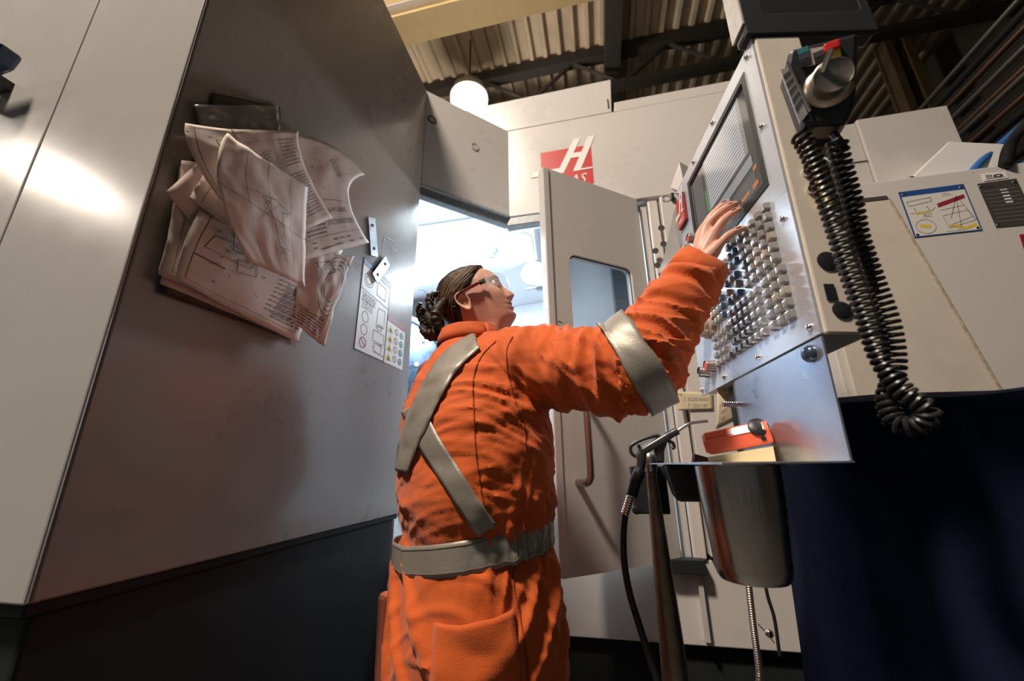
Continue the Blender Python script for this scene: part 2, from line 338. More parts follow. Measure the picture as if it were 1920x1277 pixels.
MB().box((.20, YW - .04, .735), (.33, YW + .012, .782)).build('door_stop', CHAR, MC, bevel=.003)
MB().box((.30, YW - .012, .52), (.316, YW + .012, .76)).build('hinge', PAINT_DULL, MC)
MB().box((.258, YW + .052, .50), (.95, YW + .058, 2.9)).build('light_block_panel', PAINT_DULL, MC)  # added behind the jamb strips to block light leaking from inside
# interior shell
xi0, xi1, yi, zi0, zi1 = -1.45, .50, 3.05, .80, 2.80
INL = INTER
MB().box((xi0, yi, zi0), (xi1, yi + .03, zi1)).build('interior_back', INL, MC)
MB().box((xi0 - .03, 1.45, zi0), (xi0, yi, zi1)).build('interior_side', INL, MC)
MB().box((xi1, YW + .06, zi0), (xi1 + .03, yi, zi1)).build('interior_side', INL, MC)
MB().box((xi0, 1.80, zi1), (xi1, yi, zi1 + .03)).build('interior_roof', INL, MC)
MB().box((xi0, 1.80, zi0 - .04), (xi1, yi, zi0)).build('interior_floor', GASK, MC)
mb = MB().box((xi0, 1.46, zi0), (-.76, 1.49, zi1)); mb.build('interior_front', INL, MC)
mb = MB().hexa([V(-1.44, 2.5, 2.35), V(-.35, 2.5, 2.52), V(-.35, 3.04, 2.4), V(-1.44, 3.04, 2.3), V(-1.44, 2.35, 2.79), V(-.35, 2.35, 2.79), V(-.35, 3.04, 2.79), V(-1.44, 3.04, 2.79)])
lab(mb.build('spindle_cover', INL, MC, bevel=.006), 'sloped white cover inside the machine')
MB().hexa([V(-1.44, 2.0, 2.05), V(-1.10, 2.9, 2.0), V(-1.05, 2.92, 2.0), V(-1.40, 2.0, 2.05), V(-1.44, 2.0, 2.12), V(-1.10, 2.9, 2.07), V(-1.05, 2.92, 2.07), V(-1.40, 2.0, 2.12)]).build('way_rail', CREAM, MC)
MB().box((-1.44, 2.6, 2.1), (-1.1, 2.95, 2.32)).build('tool_pocket', BLACK, MC)
lab(MB().box((.17, 2.86, 1.1), (.49, 3.04, 2.78)).build('added_dark_panel', mat('added_panel_dark', (.03, .04, .05), .35), MC, bevel=.006), 'dark cover inside, seen through the door window')  # added so the right part of the door window looks dark
# rotary drum with bolt heads
DRUM = mat('drum_steel', (.16, .24, .36), .28, .9, var=.25, vscale=14)
dc = onY(716, 700, 2.25); dn = unit([.42, -1, .05]); R0 = .40
dr = lab(MB().lathe(dc, dn, [(R0 + .02, -.3), (R0 + .02, -.02), (R0, 0), (.0, 0)], 56).build('rotary_drum', DRUM, MC, smooth=True), 'blue-grey steel drum with bolts')
MB().lathe(dc, dn, [(R0 + .026, -.07), (R0 + .026, .012), (R0 + .0, .012), (R0 + .0, -.06)], 56, cap=False).build('rim', INTER, dr, smooth=True)
du = unit(np.cross(V(0, 0, 1), dn)); dv = np.cross(dn, du)
for rr, nn in ((.34, 14), (.22, 9)):
    for k in range(nn):
        a_ = 2 * math.pi * k / nn + .3; c = dc + (du * math.cos(a_) + dv * math.sin(a_)) * rr
        MB().lathe(c, dn, [(.014, 0), (.014, .008), (.007, .008), (.007, .003)], 12).build('bolt', CHROME, dr)
# coolant hose with nozzle, work light, sensor
hp = [onY(*q, 2.42) for q in ((921, 466), (926, 452), (945, 440), (970, 436), (990, 441), (998, 455), (999, 478))]
hs = MB().tube(spline(hp, 6), .009, 10).build('coolant_hose', ZINC, MC, smooth=True)
nz = onY(921, 470, 2.42); mb = MB().box(nz + V(-.03, -.02, -.02), nz + V(.03, .02, .012)); mb.box(nz + V(-.022, -.016, -.055), nz + V(.016, .016, -.02)); mb.tube([nz + V(.01, 0, 0), nz + V(.05, 0, .03)], .008, 8); mb.box(nz + V(0, -.01, .012), nz + V(.05, .01, .03))
mb.build('nozzle', ZINC, hs, bevel=.003)
WL = mat('work_light_lens', (1, 1, 1), .4, emit=(.86, .94, 1), estr=22)
c = onY(1000, 508, 2.5); wl = MB().lathe(c + V(0, .05, 0), (0, -1, 0), [(.03, -.05), (.085, 0), (.09, .02), (.08, .022)], 24).build('work_light', ZINC, MC, smooth=True)
MB().lathe(c + V(0, .028, 0), (0, -1, 0), [(.079, 0), (.06, .02), (.01, .03)], 24).build('lens', WL, wl, smooth=True)
c = onY(1022, 537, 2.3); sn = MB().lathe(c, (-1, 0, 0), [(.026, -.12), (.026, .05), (.018, .052), (.018, .056)], 18).build('probe_sensor', ZINC, MC, smooth=True)
MB().tube([c + V(-.05, 0, -.004), c + V(-.12, 0, -.006)], .006, 8).build('stylus', ZINC, sn)
# open door: free edge toward the viewer, hinge at the jamb
Pf = V(-.153, 1.432, 0); Ph = V(.252, 1.752, 0); du = unit(Ph - Pf); LD = float(np.linalg.norm(Ph - Pf)); dn = V(du[1], -du[0], 0); ZD0, ZD1 = .772, 2.34
def on_door(px, py):
    d = ray(px, py); t = (Pf - CAM) @ dn / (d @ dn); p = CAM + d * t; return float((p - Pf) @ du), float(p[2])
def rrect(u0, u1, v0, v1, r, n=6):
    P = []
    for cx, cy, a0 in ((u1 - r, v1 - r, 0), (u0 + r, v1 - r, 90), (u0 + r, v0 + r, 180), (u1 - r, v0 + r, 270)):
        for k in range(n + 1): a = math.radians(a0 + 90 * k / n); P.append((cx + r * math.cos(a), cy + r * math.sin(a)))
    return P
def holed(fr, nrm, th, rect, hole, name, m_, par, **k):
    u0, u1, v0, v1 = rect; cu = sum(p[0] for p in hole) / len(hole); cv = sum(p[1] for p in hole) / len(hole); out = []; n = len(hole)
    for p in hole:
        du_, dv_ = p[0] - cu, p[1] - cv
        t = min((u1 - cu) / du_ if du_ > 1e-9 else ((u0 - cu) / du_ if du_ < -1e-9 else 1e9), (v1 - cv) / dv_ if dv_ > 1e-9 else ((v0 - cv) / dv_ if dv_ < -1e-9 else 1e9)); out.append([cu + du_ * t, cv + dv_ * t])
    for corner in ((u0, v0), (u1, v0), (u1, v1), (u0, v1)):
        i = min(range(n), key=lambda j: (out[j][0] - corner[0]) ** 2 + (out[j][1] - corner[1]) ** 2); out[i] = list(corner)
    A = [fr(*p) for p in out]; B = [fr(*p) for p in hole]; A2 = [p - nrm * th for p in A]; B2 = [p - nrm * th for p in B]
    mb = MB(); mb.add(A + B + A2 + B2, [(i, (i + 1) % n, n + (i + 1) % n, n + i) for i in range(n)] + [(2 * n + i, 3 * n + i, 3 * n + (i + 1) % n, 2 * n + (i + 1) % n) for i in range(n)] + [(i, 2 * n + i, 2 * n + (i + 1) % n, (i + 1) % n) for i in range(n)] + [(n + i, n + (i + 1) % n, 3 * n + (i + 1) % n, 3 * n + i) for i in range(n)])
    return mb.build(name, m_, par, **k)
wa = on_door(1072, 560); wb = on_door(1191, 570); wt = on_door(1090, 481)[1]; wbm = on_door(1100, 700)[1]
print('door window', wa, wb, wt, wbm, LD)
frd = frame_of(Pf, du, V(0, 0, 1)); hole = rrect(wa[0], min(wb[0], LD - .05), wbm, wt, .035)
door = lab(holed(frd, dn, .035, (.0, LD, ZD0, ZD1), hole, 'door', PAINT, MC), 'open pale door with window and bar handle')
TINT = mat('tinted_window', (.10, .15, .19), .04, alpha=.32, spec=.8)
mb = MB(); hl = rrect(wa[0] - .006, min(wb[0], LD - .05) + .006, wbm - .006, wt + .006, .036); mb.slab([frd(*p) - dn * .022 for p in hl], -dn * .006); lab(mb.build('window_pane', TINT, door), 'tinted safety window')
mb = MB(); n_ = len(hole); hi = rrect(wa[0] + .006, min(wb[0], LD - .05) - .006, wbm + .006, wt - .006, .03); mb.add([frd(*p) - dn * .010 for p in hole] + [frd(*p) - dn * .010 for p in hi] , [(i, (i + 1) % n_, n_ + (i + 1) % n_, n_ + i) for i in range(n_)]); mb.build('window_seal', RUBBER, door)
MB().fbox(Pf, du, dn, V(0, 0, 1), (-.012, -.038, ZD0 + .005), (.018, .006, ZD1 - .004)).build('edge_trim', PAINT, door, bevel=.004)
MB().fbox(Pf, du, dn, V(0, 0, 1), (.02, -.06, ZD0 + .01), (.05, -.036, ZD1 - .02)).build('edge_trim', PAINT_DULL, door, bevel=.004)
hb_ = on_door(1078, 905); ht = on_door(1095, 770)
hx = hb_[0] + .012; zb = hb_[1]; zt_ = on_door(1095, 715)[1]
P = [V(*(frd(hx, zb))) , frd(hx, zb) + dn * .05, frd(hx + .004, zb + .014) + dn * .066, frd(hx + .006, zb + .05) + dn * .07, frd(hx + .006, zt_ - .05) + dn * .07, frd(hx + .004, zt_ - .014) + dn * .066, frd(hx, zt_) + dn * .05, frd(hx, zt_)]
lab(MB().tube(spline(P, 5), .0125, 14).build('handle', mat('handle_steel', (.42, .36, .31), .28, 1.), door, smooth=True), 'brushed steel bar handle')
mb = MB(); a_ = on_door(1046, 602); seg2(mb, frame_of(Pf + dn * .0006, du, V(0, 0, 1)), a_, (a_[0] + .02, a_[1] - .004), .004); mb.build('scuff', INK, door)
# ================================================================== drawings pinned to the side panel
PAPER = mat('worn_paper', (.66, .55, .49), .75, var=.10, vscale=16, bump=.25, bscale=22)
PAPER2 = mat('older_paper', (.60, .47, .40), .78, var=.16, vscale=14, bump=.25, bscale=20)
SLEEVE = mat('plastic_sleeve', (.20, .20, .20), .16, var=.25, vscale=18, bump=.5, bscale=9, coat=.6)
def q8(c, e, s, t): # corners TL TR BR BL with mid-edge points, s to the right, t downward, both 0..1
    x, y = 2 * s - 1, 2 * t - 1; N = []
    for xi, yi_ in ((-1, -1), (1, -1), (1, 1), (-1, 1)): N.append(.25 * (1 + x * xi) * (1 + y * yi_) * (x * xi + y * yi_ - 1))
    for xi, yi_ in ((0, -1), (1, 0), (0, 1), (-1, 0)): N.append(.5 * (1 - x * x) * (1 + y * yi_) if xi == 0 else .5 * (1 - y * y) * (1 + x * xi))
    return sum(n * p for n, p in zip(N, list(c) + list(e)))
def sheet(name, px, lifts, label, m_=PAPER, mids={}, crumple=.003, seed=0, draw=None, group='drawings on the side panel', cat='paper', bow=.006):
    C4 = [onX(*p, XP + l) for p, l in zip(px, lifts)]
    E4 = []
    for k in range(4):
        l = (lifts[k] + lifts[(k + 1) % 4]) / 2
        E4.append(onX(*mids[k][:2], XP + (mids[k][2] if len(mids[k]) > 2 else l)) if k in mids else (C4[k] + C4[(k + 1) % 4]) / 2)
    lo = min(lifts) * .6
    def S(s, t, up=0.):
        p = q8(C4, E4, s, t); k = crumple * noise.noise(Vector((s * 4 + seed, t * 4, seed * 3.1))) + crumple * .5 * noise.noise(Vector((s * 9 + seed, t * 9, 7.7)))
        p = p + V(k + bow * math.sin(math.pi * s) * math.sin(math.pi * t) + up, 0, 0); p[0] = max(p[0], XP + .0015 + up); return p
    N = 22; mb = MB().grid([[S(i / N, j / N) for i in range(N + 1)] for j in range(N + 1)])
    o = solo(mb, name, m_, label, cat, group, smooth=True, solid=.0007)
    if draw:
        pr = MB(); draw(pr, lambda u, v: S(u, v, .0011), random.Random(seed + 5)); 
        if pr.v:
            r = pr.build('printed_lines', GREYINK if m_ is PAPER2 else INK, None); r.data.transform(Matrix.Translation(-o.location)); r.parent = o
    return o
def textblock(pr, S, R, u0, v0, u1, v1, rows, w=.006, fill=.85):
    for k in range(rows):
        v = v0 + (v1 - v0) * k / max(1, rows - 1); u = u0
        while u < u0 + (u1 - u0) * (fill if k % 3 else 1):
            l = R.uniform(.015, .06); seg2(pr, S, (u, v), (min(u + l, u1), v), w); u += l + .012
def poly(pr, S, pts, w=.005, n=3, close=True):
    for a, b in zip(pts, pts[1:] + (pts[:1] if close else [])): seg2(pr, S, a, b, w, n)
def dr_tech(pr, S, R):
    poly(pr, S, [(.06, .06), (.94, .06), (.94, .94), (.06, .94)], .004, 6)
    poly(pr, S, [(.2, .2), (.5, .17), (.55, .4), (.25, .42)], .006); circ2(pr, S, (.38, .3), .05, .006)
    poly(pr, S, [(.3, .5), (.42, .48), (.46, .62), (.33, .64)], .005)
    for k in range(9): a = (R.uniform(.12, .5), R.uniform(.15, .8)); seg2(pr, S, a, (a[0] + R.uniform(-.08, .12), a[1] + R.uniform(-.06, .08)), .004)
    textblock(pr, S, R, .62, .12, .9, .34, 7); textblock(pr, S, R, .62, .5, .9, .86, 9, .009)
    for k in range(8): circ2(pr, S, (R.uniform(.1, .58), R.uniform(.1, .9)), .012, .005, 10)
def dr_hand(pr, S, R):
    poly(pr, S, [(.47, .38), (.62, .34), (.80, .40), (.70, .42), (.70, .70), (.76, .74), (.62, .75), (.60, .55)], .005)
    for c, u, v in (('25', .5, .42), ('C', .74, .44), ('5.5', .66, .56), ('3TS', .63, .80), ('5', .68, .85)): txt(pr, lambda a, b: S(a, 2 * v - b), c, (u, v), .05)
    for k in range(4): seg2(pr, S, (R.uniform(.3, .5), R.uniform(.2, .7)), (R.uniform(.5, .7), R.uniform(.2, .7)), .002, 3)
    for k in range(3): seg2(pr, S, (.3 + .25 * k, .0), (.32 + .25 * k, 1.), .0035, 10)
    seg2(pr, S, (.0, .48), (1., .55), .0035, 10)
def dr_hyd(pr, S, R):
    T = lambda v: (lambda a, b: S(a, 2 * v - b))
    txt(pr, T(.70), '212616 - HYP LOGRAULICS', (.48, .70), .062, sx=.52); txt(pr, T(.80), 'EXTRACTION BRACKET ASSEMBLY', (.48, .80), .062, sx=.46)
    textblock(pr, S, R, .16, .62, .44, .84, 8, .009); seg2(pr, S, (.14, .58), (.98, .60), .003, 6); seg2(pr, S, (.14, .87), (.98, .87), .003, 6)
    for u, v in ((.5, .91), (.6, .91), (.7, .91), (.2, .90), (.2, .94), (.72, .95), (.88, .95)): seg2(pr, S, (u, v), (u + .06, v), .01)
    seg2(pr, S, (.3, .96), (.6, .95), .009, 3)
    poly(pr, S, [(.60, .18), (.64, .15), (.80, .30), (.76, .33)], .005); seg2(pr, S, (.62, .17), (.78, .315), .003)
    for k in range(12): a = (R.uniform(.3, .9), R.uniform(.1, .5)); seg2(pr, S, a, (a[0] + R.uniform(.01, .05), a[1] + R.uniform(-.03, .03)), .005)
def dr_col(pr, S, R):
    textblock(pr, S, R, .62, .12, .93, .40, 8, .012); textblock(pr, S, R, .55, .5, .93, .9, 14, .012, 1.)
    for k in range(7): circ2(pr, S, (.38, .45), .06 + .03 * k, .006, 24)
    seg2(pr, S, (.5, .0), (.52, 1.), .004, 6); seg2(pr, S, (.0, .12), (1., .1), .003, 6)
def dr_low(pr, S, R):
    dr_tech(pr, S, R); poly(pr, S, [(.12, .32), (.42, .34), (.40, .56), (.10, .50)], .005)
    for k in range(12): a = (R.uniform(.14, .38), R.uniform(.36, .5)); seg2(pr, S, a, (a[0] + R.uniform(-.04, .05), a[1] + R.uniform(-.03, .03)), .006)
    seg2(pr, S, (.06, .62), (.26, .66), .014); textblock(pr, S, R, .70, .56, .97, .9, 14, .012, 1.)
    for k in range(3): circ2(pr, S, (.56, .18 + .05 * k), .06, .004)
def dr_lr(pr, S, R):
    poly(pr, S, [(.3, .15), (.55, .1), (.72, .22), (.5, .3)], .012); poly(pr, S, [(.85, .05), (.88, .5), (.8, .9)], .006, 4, False)
    for k in range(4): circ2(pr, S, (.75, .38), .2 + .05 * k, .008, 24)
    textblock(pr, S, R, .15, .78, .8, .95, 6, .012, 1.); seg2(pr, S, (.1, .75), (.8, .76), .008)
BLKF = mat('black_folder', (.018, .018, .02), .35)
sheet('clip_folder', [(398, 174), (525, 200), (562, 642), (297, 548)], [.004, .004, .005, .006], 'black folder behind the pile of drawings', BLKF, crumple=0, seed=1, cat='folder', group=None, bow=.001)
sheet('plastic_sleeve', [(364, 196), (520, 197), (532, 320), (395, 310)], [.012, .012, .014, .012], 'dark glossy plastic sleeve at the top of the pile', SLEEVE, crumple=.004, seed=2, cat='plastic sleeve', group=None, draw=lambda pr, S, R: textblock(pr, S, R, .3, .5, .9, .6, 3, .02))
sheet('drawing_sheet', [(338, 312), (600, 330), (560, 640), (300, 532)], [.010, .012, .012, .010], 'lowest creased sheet in the stack, showing along the bottom edge', PAPER2, crumple=.003, seed=3, draw=dr_tech)
sheet('drawing_sheet', [(343, 300), (605, 335), (553, 626), (296, 514)], [.016, .018, .016, .018], 'sheet with long left edge above the lowest sheet', PAPER2, seed=4, draw=dr_tech, mids={3: (324, 400)})
sheet('drawing_sheet', [(310, 360), (420, 262), (600, 450), (480, 560)], [.021, .021, .02, .02], 'tilted sheet whose pointed corner sticks out farthest left', PAPER2, seed=5)
sheet('drawing_sheet', [(375, 392), (642, 470), (556, 641), (330, 520)], [.026, .026, .026, .030], 'wide lower drawing with boxed figure and curled left edge', PAPER, seed=6, draw=dr_low, mids={3: (347, 450, .036), 2: (450, 588, .03)})
sheet('drawing_sheet', [(356, 372), (402, 292), (640, 430), (575, 545)], [.031, .031, .03, .028], 'small tilted sheet under the top drawings at left', PAPER2, seed=7, draw=dr_tech)
sheet('drawing_sheet', [(560, 470), (664, 480), (607, 651), (545, 600)], [.032, .038, .040, .03], 'lower right sheet with curled white edges beside the magnets', PAPER, seed=8, draw=dr_lr, mids={1: (634, 560, .045)}, crumple=.006)
sheet('drawing_sheet', [(500, 248), (684, 328), (692, 455), (560, 490)], [.036, .05, .05, .036], 'right-hand sheet lettered with the bracket assembly title', PAPER, seed=9, draw=dr_hyd, mids={0: (612, 268, .044), 1: (654, 368, .05)})
sheet('drawing_sheet', [(347, 231), (562, 262), (545, 420), (412, 374)], [.046, .040, .042, .046], 'top-left sheet with a bright folded corner', PAPER, seed=10, draw=dr_tech, mids={3: (362, 292, .055)})
sheet('drawing_sheet', [(432, 242), (560, 246), (624, 408), (520, 455)], [.050, .050, .050, .050], 'sheet with a dense column of small print', PAPER2, seed=11, draw=dr_col, mids={1: (574, 318)})
sheet('drawing_sheet', [(426, 249), (577, 352), (573, 538), (464, 490)], [.062, .066, .072, .066], 'topmost creased sheet with a hand sketch and round magnet', PAPER, seed=12, draw=dr_hand, mids={3: (409, 345, .072), 0: (498, 300, .074), 1: (573, 440, .064)}, crumple=.0045, bow=.004)
c = onX(499, 374, XP + .078); solo(MB().lathe(V(XP + .070, c[1], c[2]), (1, 0, 0), [(.009, 0), (.009, .004), (.006, .006)], 18), 'round_magnet', BLACK, 'small round black magnet on the topmost sheet', 'magnet', smooth=True)
# ---- steel magnet bars
def bar(pts, lift, label):
    P = [onX(*p, XP + lift) for p in pts]; P = [V(XP + lift, p[1], p[2]) for p in P]; fr = lambda s, t: lerp(lerp(P[0], P[1], s), lerp(P[3], P[2], s), t)
    mb = MB().slab(P, V(.004, 0, 0)); o = solo(mb, 'magnet_bar', ZINC, label, 'magnet', 'steel bars on the side panel')
    for t in (.2, .8):
        q = fr(.5, t); r = MB().lathe(V(XP + lift + .0041, q[1], q[2]), (1, 0, 0), [(.0055, 0), (.0055, .0012), (.0042, .0012), (.0042, .0002)], 14).build('hole_rim', SEAM, None); r.data.transform(Matrix.Translation(-o.location)); r.parent = o
bar([(689, 407), (702, 410), (707, 482), (694, 479)], .003, 'long dark steel bar with two holes above the warning label')
bar([(721, 480), (729, 498), (706, 531), (697, 513)], .004, 'tilted steel bar lying across the warning label corner')
# ---- warning label on the panel (part of the machine)
dTL, dTR, dBR, dBL = [onX(*p, XP + .0008) for p in ((683, 482), (764, 566), (754, 694), (664, 653))]
def DF(lift): return lambda u, v: V(XP + lift, *(lerp(lerp(dTL, dTR, u), lerp(dBL, dBR, u), v)[1:]))
d0 = DF(.001); mb = MB(); flat(mb, d0, [(0, 0), (.56, 0), (.56, .40), (1, .40), (1, 1), (0, 1)]); dec = lab(mb.build('warning_label', WHITE, MC), 'white safety label with yellow warning triangles')
d1 = DF(.0016)
mb = MB(); flat(mb, d1, [(0, 0), (.54, 0), (.54, .07), (0, .07)]); mb.build('blue_bar', BLUEP, dec)
mb = MB(); flat(mb, d1, [(.56, .40), (1, .40), (1, .47), (.56, .47)]); mb.build('maroon_bar', MAROON, dec)
for k in range(4):
    v = .55 + .12 * k; mb = MB(); flat(mb, d1, [(.585, v + .05), (.665, v - .05), (.715, v + .05)]); mb.build('warning_triangle', YEL, dec)
    mb = MB(); circ2(mb, DF(.002), (.655, v + .018), .018); seg2(mb, DF(.002), (.63, v + .04), (.68, v + .04), .012); mb.build('triangle_mark', INK, dec)
    mb = MB(); circ2(mb, d1, (.79, v), .045, .008); seg2(mb, d1, (.765, v - .03), (.815, v + .03), .008); mb.build('prohibition_ring', MAROON, dec)
    mb = MB(); circ2(mb, d1, (.92, v), .045); mb.build('teal_disc', TEAL, dec)
    mb = MB(); circ2(mb, DF(.002), (.92, v), .025, .008, 10); mb.build('disc_mark', WHITE, dec)
mb = MB(); R_ = random.Random(3)
poly(mb, d1, [(0, 0), (.56, 0), (.56, 1), (0, 1)], .007, 1); seg2(mb, d1, (0, .34), (.56, .34), .006); seg2(mb, d1, (.56, .4), (.56, 1), .012)
for k in range(5): textblock(mb, d1, R_, .04, .37 + .02 * k, .3, .37 + .02 * k, 1, .008, 1)
for k in range(4): textblock(mb, d1, R_, .05 + .0 * k, .46 + .025 * k, .25, .46 + .025 * k, 1, .008, 1)
poly(mb, d1, [(.36, .42), (.50, .40), (.50, .62), (.34, .64)], .006); poly(mb, d1, [(.30, .70), (.52, .70), (.52, .82), (.30, .82)], .006)
poly(mb, d1, [(.34, .84), (.48, .84), (.48, .94), (.34, .94)], .006); circ2(mb, d1, (.13, .62), .06, .006); circ2(mb, d1, (.13, .76), .06, .006); circ2(mb, d1, (.13, .2), .08, .006); circ2(mb, d1, (.13, .2), .05, .006); poly(mb, d1, [(.3, .12), (.48, .12), (.48, .28), (.3, .28)], .006)
txt(mb, lambda a, b: d1(a, 1.36 - b), 'CT', (.36, .68), .11, sx=.8)
for k in range(10): a_ = (R_.uniform(.3, .52), R_.uniform(.8, .96)); seg2(mb, d1, a_, (a_[0] + .03, a_[1] + R_.uniform(-.02, .02)), .006)
mb.build('printed_lines', INK, dec)
mb = MB(); circ2(mb, d1, (.13, .90), .06, .01); seg2(mb, d1, (.09, .86), (.17, .94), .01); mb.build('prohibition_ring', MAROON, dec)
# chalk scribbles
mb = MB(); ck = lambda u, v: V(XP + .0007, *onX(u, v, XP + .0007)[1:])
for a_, b_ in (((718, 470), (721, 440)), ((722, 443), (740, 452)), ((726, 446), (744, 458)), ((736, 460), (733, 478)), ((732, 462), (745, 472)), ((724, 440), (732, 436))): seg2(mb, ck, a_, b_, 1.1)
mb.build('chalk_mark', mat('chalk', (.75, .75, .75), .9), MC)
# ================================================================== control console on its arm
CO = V(0.32214515553528467, 0.6379849352953427, 1.2962524661638932); CA = V(-0.16207677325299696, 0.9856640076026884, -0.04687839255460998); CB = V(0.04016104460066119, 0.054056095992905916, 0.9977299379003268)
CN = -np.cross(CA, CB)  # out of the face, toward the operator
CW, CH = .442, .622
def con(s, t, k=0.): return CO + CA * s + CB * t + CN * k
def on_face(px, py, k=0.):
    d = ray(px, py); o_ = CO + CN * k; t = (o_ - CAM) @ CN / (d @ CN); p = CAM + d * t - o_; return float(p @ CA), float(p @ CB)
CT = thing('control_console', 'steel control console with screen and rows of keys beside the operator', 'control panel', con(.2, -.02, -.05))
FACE = mat('console_face_steel', (.66, .70, .76), .34, .55, var=.06, vscale=9, bump=.05, bscale=30, stretch=(1, 1, 20))
def cbox(s0, s1, t0, t1, k0, k1): return MB().fbox(CO, CA, CB, CN, (s0, t0, k0), (s1, t1, k1))
lab(cbox(.004, CW - .004, .004, CH - .004, -.085, -.004).build('housing', PAINT, CT, bevel=.004), 'pale painted housing behind the face plate')
# face plate with screen opening
S0, S1, T0, T1 = .050, .347, .312, .570
frc = lambda u, v: con(u, v, 0.)
face = lab(holed(frc, CN, .004, (0, CW, 0, CH), rrect(S0, S1, T0, T1, .006, 3), 'face_plate', FACE, CT), 'bluish brushed steel face plate')
# screen: dark glass, display content as flat print behind
SCR = mat('display_glass', (.03, .033, .038), .07, coat=1., spec=.6)
scr = lab(cbox(S0 - .004, S1 + .004, T0 - .004, T1 + .004, -.0038, -.0025).build('screen', SCR, CT), 'glossy dark display')
def disp(name, col, estr, quads):
    mb = MB()
    for u0, u1, v0, v1 in quads: mb.add([con(S0 + (S1 - S0) * u, T0 + (T1 - T0) * v, -.0022 + (0 if 'pane' in name else .0004)) for u, v in ((u0, v0), (u1, v0), (u1, v1), (u0, v1))], [(0, 1, 2, 3)])
    mb.build(name, mat(name + '_glow', tuple(c * .3 for c in col), .1, emit=col, estr=estr, coat=1.), scr)
disp('list_pane', (.5, .53, .57), .16, [(.10, .73, .40, .98)])
disp('listing_lines', (.60, .62, .66), .55, [(.14, .70, .42 + .036 * k, .42 + .036 * k + .018) for k in range(15)])
disp('status_band', (.42, .47, .53), .30, [(.08, .74, .26, .36)])
disp('green_bar', (.05, .5, .16), .4, [(.735, .76, .42, .66)])
disp('orange_row', (.8, .28, .08), .3, [(.06, .13, .07, .11), (.17, .28, .08, .11), (.3, .42, .07, .10), (.05, .09, .20, .24)])
disp('grey_pane', (.16, .18, .2), .2, [(.08, .50, .05, .22), (.78, .97, .05, .95)])
disp('dark_icons', (.02, .02, .02), .0, [])  if False else None
mb = holed(lambda u, v: con(u, v, .002), CN, .003, (S0 - .012, S1 + .012, T0 - .012, T1 + .012), rrect(S0 + .001, S1 - .001, T0 + .001, T1 - .001, .004, 3), 'bezel', BLACK, CT)
# keys
KM = [mat('key_silver', (.36, .35, .34), .25, .45), mat('key_blue_tint', (.10, .19, .30), .26, .4), mat('key_tan', (.42, .37, .31), .28, .3), mat('key_dark', (.20, .20, .21), .3, .5)]
kme = {}
def key(s, t, k, w=.0145, h=.0145):
    sig = (k, w, h)
    mtx = Matrix(((CA[0], CB[0], CN[0], 0), (CA[1], CB[1], CN[1], 0), (CA[2], CB[2], CN[2], 0), (0, 0, 0, 1)))
    if sig not in kme:
        mb = MB(); a, b_ = w / 2, h / 2; rings = [(1., 1., 0), (.96, .96, .0065), (.80, .80, .0088), (.45, .45, .0094)]
        for fx, fy, z in rings:
            pass
        vs = []
        for fx, fy, z in rings:
            for cx, cy in ((1, .74), (.74, 1), (-.74, 1), (-1, .74), (-1, -.74), (-.74, -1), (.74, -1), (1, -.74)): vs.append((a * fx * cx, b_ * fy * cy, z))
        fs = [(i * 8 + j, i * 8 + (j + 1) % 8, i * 8 + 8 + (j + 1) % 8, i * 8 + 8 + j) for i in range(3) for j in range(8)] + [tuple(range(24, 32))]
        mb.add(vs, fs); o = mb.build('key', KM[k]); kme[sig] = o.data; bpy.data.objects.remove(o)
    o = bpy.data.objects.new('key', kme[sig]); COL.objects.link(o); o.parent = CT
    o.matrix_basis = Matrix.Translation(Vector(tuple(con(s, t, .0002) - V(*CT.location)))) @ mtx
PT = .0213; RK = random.Random(4)
for r in range(5):
    for c_ in range(3): key(.0495 + .0235 * c_, .050 + .0208 * r, 0 if RK.random() < .8 else 2, .0172, .0158)
for r in range(5):
    for c_ in range(6): key(.1265 + PT * c_, .050 + .0205 * r, 0, .0150, .0145)
for r in range(4):
    for c_ in range(4):
        if (r, c_) != (1, 0): key(.2585 + .0208 * c_, .048 + .0201 * r, 0, .0135, .0135)
for r in range(3):
    for c_ in range(5): key(.2620 + .0166 * c_, .1425 + .0203 * r, 1 if c_ == 0 or (r == 0 and c_ == 4) else (2 if RK.random() < .6 else 0), .0105, .0145)
for r in range(6):
    for c_ in range(5): key(.056 + .0236 * c_, .160 + .0207 * r, 0 if RK.random() < .85 else 2, .0165, .0155)
for r in range(3):
    for c_ in range(3):
        if (r, c_) != (1, 1): key(.187 + .0203 * c_, .158 + .0208 * r, 1 if (r + c_) % 2 == 0 else 2, .0110, .0145)
for r in range(2):
    for c_ in range(5): key(.178 + .0218 * c_, .227 + .0225 * r, 1 if c_ in (0, 4) else 0, .0125, .0150)
for r in range(3):
    for c_ in range(3): key(.2875 + .0200 * c_, .207 + .0205 * r, 0, .0125, .0140)
for r in range(2):
    for c_ in range(2): key(.178 + .0218 * c_, .272 + .0215 * r, 3, .0130, .0150)
# dome screws
for s, t in ((.022, .214), (.024, .42), (.185, .609), (.308, .607), (.017, .016), (.166, .015), (.308, .015), (.430, .014), (.022, .600), (.43, .606)):
    MB().lathe(con(s, t, 0), CN, [(.0055, 0), (.0055, .002), (.0042, .0048), (.0015, .006)], 14).build('dome_screw', CHROME, CT, smooth=True)
